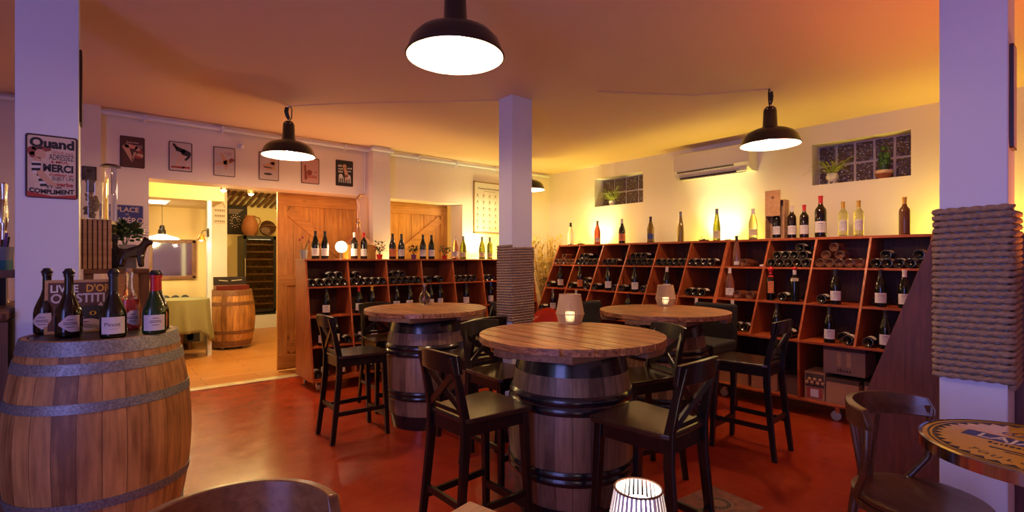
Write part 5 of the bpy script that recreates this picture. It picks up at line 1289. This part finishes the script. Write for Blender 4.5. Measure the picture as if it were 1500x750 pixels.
# ------------------------------------------------------------------ bar counter at the frame edge
bar = thing('bar_counter', 'dark bar counter with rounded wooden edge behind the barrel', 'bar counter', (0, 0, 0))
obj('front_panel', B().box(-1.4, -.335, 3.40, 3.42, .0, 1.03).box(-1.4, -.335, 3.42, 4.1, .0, 1.03), plain('dark_blue_grey', (.035, .035, .045), .5), bar)
obj('counter_top', B().box(-1.42, -.33, 3.36, 4.1, 1.03, 1.09), OLDW, bar, bevel=.02)
obj('corner_post', B().box(-.365, -.333, 3.385, 3.40, 0, 1.03), OLDW, bar)
sh_ = thing('bar_shelf', 'wooden shelf above the bar counter holding pen tins', 'shelf', (0, 0, 0))
obj('board', B().box(-1.3, -.33, 3.62, 3.85, 1.235, 1.275), OLDW, sh_); obj('post', B().box(-.40, -.37, 3.70, 3.76, 1.0905, 1.234), BLACKM, sh_); obj('post', B().box(-1.2, -1.17, 3.70, 3.76, 1.0905, 1.234), BLACKM, sh_)
for i in range(6):
    z0 = 1.0905+i*.022
    tag(obj('bowl', B().lathe([(.001, 0), (.035, 0), (.06, .035), (.057, .035), (.033, .004), (.001, .004)], 24), BLACKP, loc=(-.45, 3.50, z0), smooth=True), 'black bowl in the stack on the bar counter, %s from the counter up' % ordn(i), 'bowl', 'stacked black bowls')
tt = thing('pen_tin', 'grey and teal round tin full of pens above the bar', 'tin', (-.42, 3.73, 1.2755))
obj('tin', B().lathe([(.001, 0), (.075, 0), (.075, .05)], 28), plain('teal', (.02, .16, .20), .5), tt, smooth=True)
obj('grey_band', B().lathe([(.075, .05), (.078, .12), (.074, .12), (.072, .05), (.001, .05)], 28), plain('slate_grey', (.22, .22, .27), .5), tt, smooth=True)
rnd = random.Random(4)
for i in range(12):
    a = rnd.uniform(0, 6.28); r_ = .045; mt = [REDP, PWHITE, PBLK, plain('purple_pen', (.15, .05, .3), .4)][i % 4]
    tag(obj('pen', B().tube([(-.42+r_*cos(a), 3.73+r_*sin(a), 1.327), (-.42+(r_+.015)*cos(a), 3.73+(r_+.015)*sin(a), 1.43+rnd.uniform(0, .05))], .006, 8), mt, smooth=True), ['red pen', 'white pen', 'black pen', 'purple pen'][i % 4]+' standing in the tin above the bar', 'pen', 'pens in the tin')
t = thing('beer_tap', 'chrome tap handle seen past the edge of the near pillar', 'tap', (-.405, 3.95, 1.0905))
obj('column', B().lathe([(.03, 0), (.02, .02), (.015, .40), (.001, .40)], 16), CHROME, t, smooth=True)
obj('spout', B().tube([(0, 0, .52), (0, -.04, .56), (0, -.07, .52), (0, -.07, .44)], .012, 10), CHROME, t, smooth=True)
obj('handle', B().lathe([(.012, .40), (.022, .46), (.022, .50), (.014, .58), (.018, .66), (.001, .67)], 16), CHROME, t, smooth=True)
tag(obj('picture_frame', B().box(-.02, 0, 0, .3, 0, .45), BLACKM, loc=(-2.98, 4.6, 1.4)), 'dark frame hanging on the far left wall', 'picture')

# ------------------------------------------------------------------ bentwood chairs
def bentwood(label, x, y, back, mat, zc=.80, R=.205):
    """back = world angle of the backrest direction from the seat centre"""
    t = thing('bentwood_chair', label, 'chair', (x, y, 0), back, 'bentwood chairs')      # local +x = back
    obj('seat', B().lathe([(.001, .445), (.19, .445), (.205, .455), (.205, .468), (.185, .470), (.15, .462), (.001, .460)], 40), mat, t, smooth=True)
    obj('seat_ring', B().lathe([(.19, .42), (.20, .42), (.20, .444), (.19, .444)], 40), mat, t)
    n = 24; vs = []; am = math.radians(77)
    for i in range(n+1):
        u = -1+2*i/n; a = am*u; zt = zc-.012*abs(u)**3-(.045 if abs(u) > .97 else 0); zb = zc-.095+.01*abs(u)
        for rr, zz in ((R-.010, zb), (R+.016, zb+.004), (R+.020, zt-.004), (R-.006, zt)): vs.append((rr*cos(a), rr*sin(a), zz))
    fs = [(i*4+k_, i*4+(k_+1) % 4, (i+1)*4+(k_+1) % 4, (i+1)*4+k_) for i in range(n) for k_ in range(4)]+[(3, 2, 1, 0), tuple(n*4+k_ for k_ in range(4))]
    obj('crest_rail', B().add(vs, fs), mat, t, smooth=True, bevel=.004)
    for s in (-1, 1):
        a = s*math.radians(71)
        obj('side_bow', B().tube([((R+.0)*cos(a), R*sin(a), zc-.04), ((R+.012)*cos(a*1.05), (R+.012)*sin(a*1.05), .66), ((R+.012)*cos(a*1.0), (R+.012)*sin(a), .55), (R*cos(a*.75), R*sin(a*.75), .455)], .013, 10), mat, t, smooth=True)
        aa = s*math.radians(38)
        obj('rear_leg', B().tube([(.19*cos(aa), .19*sin(aa), .46), (.215*cos(aa), .215*sin(aa), .25), (.26*cos(aa), .26*sin(aa), 0)], [.016, .017, .013], 10), mat, t, smooth=True)
        ff = s*math.radians(140)
        obj('front_leg', B().tube([(.17*cos(ff), .17*sin(ff), .445), (.20*cos(ff), .20*sin(ff), .25), (.225*cos(ff), .225*sin(ff), 0)], [.018, .016, .012], 10), mat, t, smooth=True)
    for k_ in range(5):
        a0 = math.radians(-9+4.5*k_); a1 = math.radians(-26+13*k_)
        obj('back_slat', B().bar(((R-.02)*cos(a0), (R-.02)*sin(a0), .462), ((R+.004)*cos(a1), (R+.004)*sin(a1), zc-.085), .016, .008, (cos(a0), sin(a0), 0)), mat, t)
    obj('leg_ring', B().tube([(.165*cos(2*PI*k_/30), .165*sin(2*PI*k_/30), .27) for k_ in range(30)], .009, 8, close=True), mat, t, smooth=True)
    return t
bentwood('honey brown bentwood chair in the near corner beside the large barrel', .205, 1.13, math.radians(75), BENTL)
bentwood('dark brown bentwood chair tucked under the yellow-topped bistro table', 2.30, .455, math.radians(75), BENT)
# bit of square table at the bottom edge
x, y = G(688, 733, .72)
t = thing('square_table', 'corner of a light wooden square table at the bottom edge', 'table', (x, y, 0), math.radians(-39.6-90-45+8))
obj('tabletop', B().box(0, .6, 0, .6, .69, .72), LIGHTW, t, bevel=.004)
for u in (.05, .55):
    for v_ in (.05, .55): obj('leg', B().box(u-.02, u+.02, v_-.02, v_+.02, 0, .69), LIGHTW, t)

# ------------------------------------------------------------------ bistro table
TX, TY, TRr = 2.292, .150, .30
ta = math.atan2(-.988, -.156)
bt = thing('bistro_table', 'round bistro table with yellow printed top and brass rim', 'table', (TX, TY, 0), ta)
YEL = plain('yellow_enamel', (.80, .50, .05), .22, coat=.6)
obj('tabletop', B().lathe([(.001, .70), (.292, .70), (.292, .73), (.001, .73)], 64), YEL, bt)
obj('metal_rim', B().lathe([(.291, .694), (.300, .694), (.301, .731), (.291, .733)], 64), CHROME, bt, smooth=True)
def ringb(r0, r1, z0=.7302, n=72): return B().lathe([(r0, z0), (r0, z0+.0006), (r1, z0+.0006), (r1, z0)], n)
obj('printed_rings', ringb(.270, .276).lathe([(.258, .7302), (.258, .7308), (.262, .7308), (.262, .7302)], 72), PBLK, bt)
b = B(); n = 40
for k_ in range(n):
    a = 2*PI*k_/n; da = PI/n*.9; b.prism([(.257*cos(a-da), .257*sin(a-da)), (.257*cos(a+da), .257*sin(a+da)), (.236*cos(a), .236*sin(a))], .7302, .7308)
obj('printed_sun_teeth', b, PBLK, bt)
I4 = Matrix.Translation((0, 0, .7304))
obj('printed_banner', B().prism([(-.19, -.022), (.19, -.022), (.19, .050), (-.19, .050)], .7302, .7306), PBLUE, bt)
text('lettering', 'LAJAUNIE', .078, PWHITE, bt, I4 @ Matrix.Translation((0, -.012, .0006)), align='CENTER', sx=.92, bold=.001, ex=.0002)
text('lettering', 'CACHOU', .055, PBLUE, bt, I4 @ Matrix.Translation((0, .085, 0)), align='CENTER', ex=.0002)
marks(bt, Matrix.Identity(4), 0, -.060, .22, .022, PBLK, .7303, 12)
def arctext(s, R, a_mid, size, step):
    for i, ch in enumerate(s):
        if ch == ' ': continue
        a = a_mid+(i-(len(s)-1)/2)*step
        text('lettering', ch, size, PBLK, bt, I4 @ Matrix.Translation((R*cos(a), R*sin(a), 0)) @ Matrix.Rotation(a+PI/2, 4, 'Z'), align='CENTER', ex=.0002)
arctext('TOULOUSE', .215, -PI/2, .036, .17)
obj('printed_scroll', B().lathe([(.030, .7302), (.034, .7302), (.034, .7307), (.030, .7307)], 30, (-.06, .115, 0)).prism(limb((-.09, -.105), (.09, -.10), .012, .008), .7302, .7306).prism(limb((-.05, -.125), (.06, -.12), .008, .01), .7302, .7306), PBLK, bt)
obj('column', B().lathe([(.02, .70), (.02, .05), (.001, .05)], 16), BLACKM, bt, smooth=True)
obj('flange', B().lathe([(.001, .685), (.09, .685), (.09, .699), (.001, .699)], 24), BLACKM, bt)
for k_ in range(3): a = 2*PI*k_/3+.3; obj('foot', B().tube([(0, 0, .12), (.10*cos(a), .10*sin(a), .10), (.23*cos(a), .23*sin(a), .012)], .014, 8), BLACKM, bt, smooth=True)
# floor drain
x, y = G(1052, 738)
t = thing('floor_drain', 'round slotted floor drain cover in the red floor', 'drain cover', (x, y, .001))
obj('cover', B().lathe([(.001, .003), (.075, .003), (.08, 0), (.001, 0)], 36), plain('drain_metal', (.25, .12, .08), .5), t)
b = B()
for k_ in range(20): a = 2*PI*k_/20; b.box(.045, .066, -.006, .006, .0032, .0038, M=Matrix.Rotation(a, 4, 'Z'))
obj('slots', b, BLACKP, t)
struct('floor_patch', B().prism([(x-.17, y-.16), (x+.15, y-.18), (x+.18, y+.14), (x-.15, y+.17)], .0003, .0009), plain('grey_red_concrete', (.22, .06, .035), .5, var=.5, vscale=20))

# ------------------------------------------------------------------ light
def light(kind, name, loc, energy, color, size=.1, size_y=None, rot=None, spot=None, blend=.5):
    d = bpy.data.lights.new(name, kind); d.energy = energy; d.color = color
    if kind == 'AREA':
        d.size = size
        if size_y: d.shape = 'RECTANGLE'; d.size_y = size_y
    else: d.shadow_soft_size = size
    if kind == 'SPOT': d.spot_size = spot; d.spot_blend = blend
    o = bpy.data.objects.new(name, d); COL.objects.link(o); o.location = loc
    if rot: o.rotation_euler = rot
    return o
    return o
# daylight through the window of the wall on the camera's side
light('AREA', 'window_daylight', (-2.98, -.3, 1.45), 118, (.30, .31, 1.0), 3.7, 1.85, (0, -PI/2, 0))
for x, y, z in LAMPS: light('POINT', 'pendant_bulb', (x, y, z+.02), 38, (1.0, .56, .27), .045)
def up(kind, name, loc, e, col, sx, sy, aim, spot=1.4):
    """sx runs along the wall, sy across it"""
    o = light(kind, name, loc, e, col, sx, sy, spot=spot, blend=.9); z = (-Vector(aim)).normalized()
    x = Vector((0, 1, 0)) if abs(aim[0]) > abs(aim[1]) else Vector((1, 0, 0)); x = (x-z*x.dot(z)).normalized(); y = z.cross(x)
    o.rotation_euler = Matrix(((x.x, y.x, z.x), (x.y, y.y, z.y), (x.z, y.z, z.z))).to_euler(); return o
# strips and spots behind the racks, tilted towards the wall they wash
for y, e in ((4.9, 13), (2.95, 12), (.75, 13)): up('AREA', 'rack_uplight', (5.52, y, 1.38), e, (1.0, .74, .05), .4, .10, (.25, 0, 1))
for y, e in ((4.85, 34), (2.98, 44)): up('SPOT', 'rack_spotlight', (5.47, y, 1.44), e, (1.0, .95, .50), .04, 0, (.34, 0, .46), 1.35)
up('AREA', 'rack_uplight', (4.35, 5.72, 1.22), 14, (1.0, .76, .10), .3, .1, (0, .25, 1))
up('SPOT', 'rack_spotlight', (4.20, 5.72, 1.30), 34, (1.0, .95, .50), .04, 0, (0, .28, .52), 1.35)
up('AREA', 'rack_uplight', (3.0, 5.74, 1.22), 8, (1.0, .62, .18), .3, .08, (0, 0, 1))
up('AREA', 'added_orange_fill', (3.6, .05, 1.30), 20, (1.0, .24, .04), 1.1, .1, (0, .15, 1))  # added fill without a real lamp, turns the ceiling orange
up('AREA', 'added_orange_fill', (1.95, 5.72, 1.25), 8, (1.0, .30, .06), .4, .1, (0, -.3, 1))  # second added orange fill for the ceiling, no fixture here
# back room
light('POINT', 'back_room_spot', (1.19, 7.0, 2.10), 60, (1.0, .70, .26), .05)
light('POINT', 'back_room_spot', (1.55, 7.25, 2.10), 45, (1.0, .70, .26), .05)
light('POINT', 'back_room_lamp', (.706, 8.7, 1.60), 16, (1.0, .78, .34), .05)
light('POINT', 'back_room_far', (2.6, 9.6, 2.45), 34, (1.0, .76, .24), .08)
light('POINT', 'globe_lamp', (GLX, 5.30, TL+.16), 2.5, (1.0, .75, .4), .05)
wd = bpy.data.worlds.new('world'); SC.world = wd; wd.use_nodes = True
wd.node_tree.nodes['Background'].inputs[0].default_value = (.45, .5, .9, 1); wd.node_tree.nodes['Background'].inputs[1].default_value = .6

cam = bpy.data.cameras.new('camera'); co = bpy.data.objects.new('camera', cam); COL.objects.link(co)
cam.sensor_width = 36; cam.lens = 36*F/1500; cam.shift_y = (HZ-375)/1500; cam.clip_start = .05
co.location = (0, 0, HE); co.rotation_euler = (PI/2, 0, -math.atan2(.638, .770)); SC.camera = co
vs_ = SC.view_settings; vs_.view_transform = 'Standard'; vs_.look = 'None'; vs_.gamma = 1; vs_.exposure = -.12
try: vs_.use_curve_mapping = False
except Exception: pass
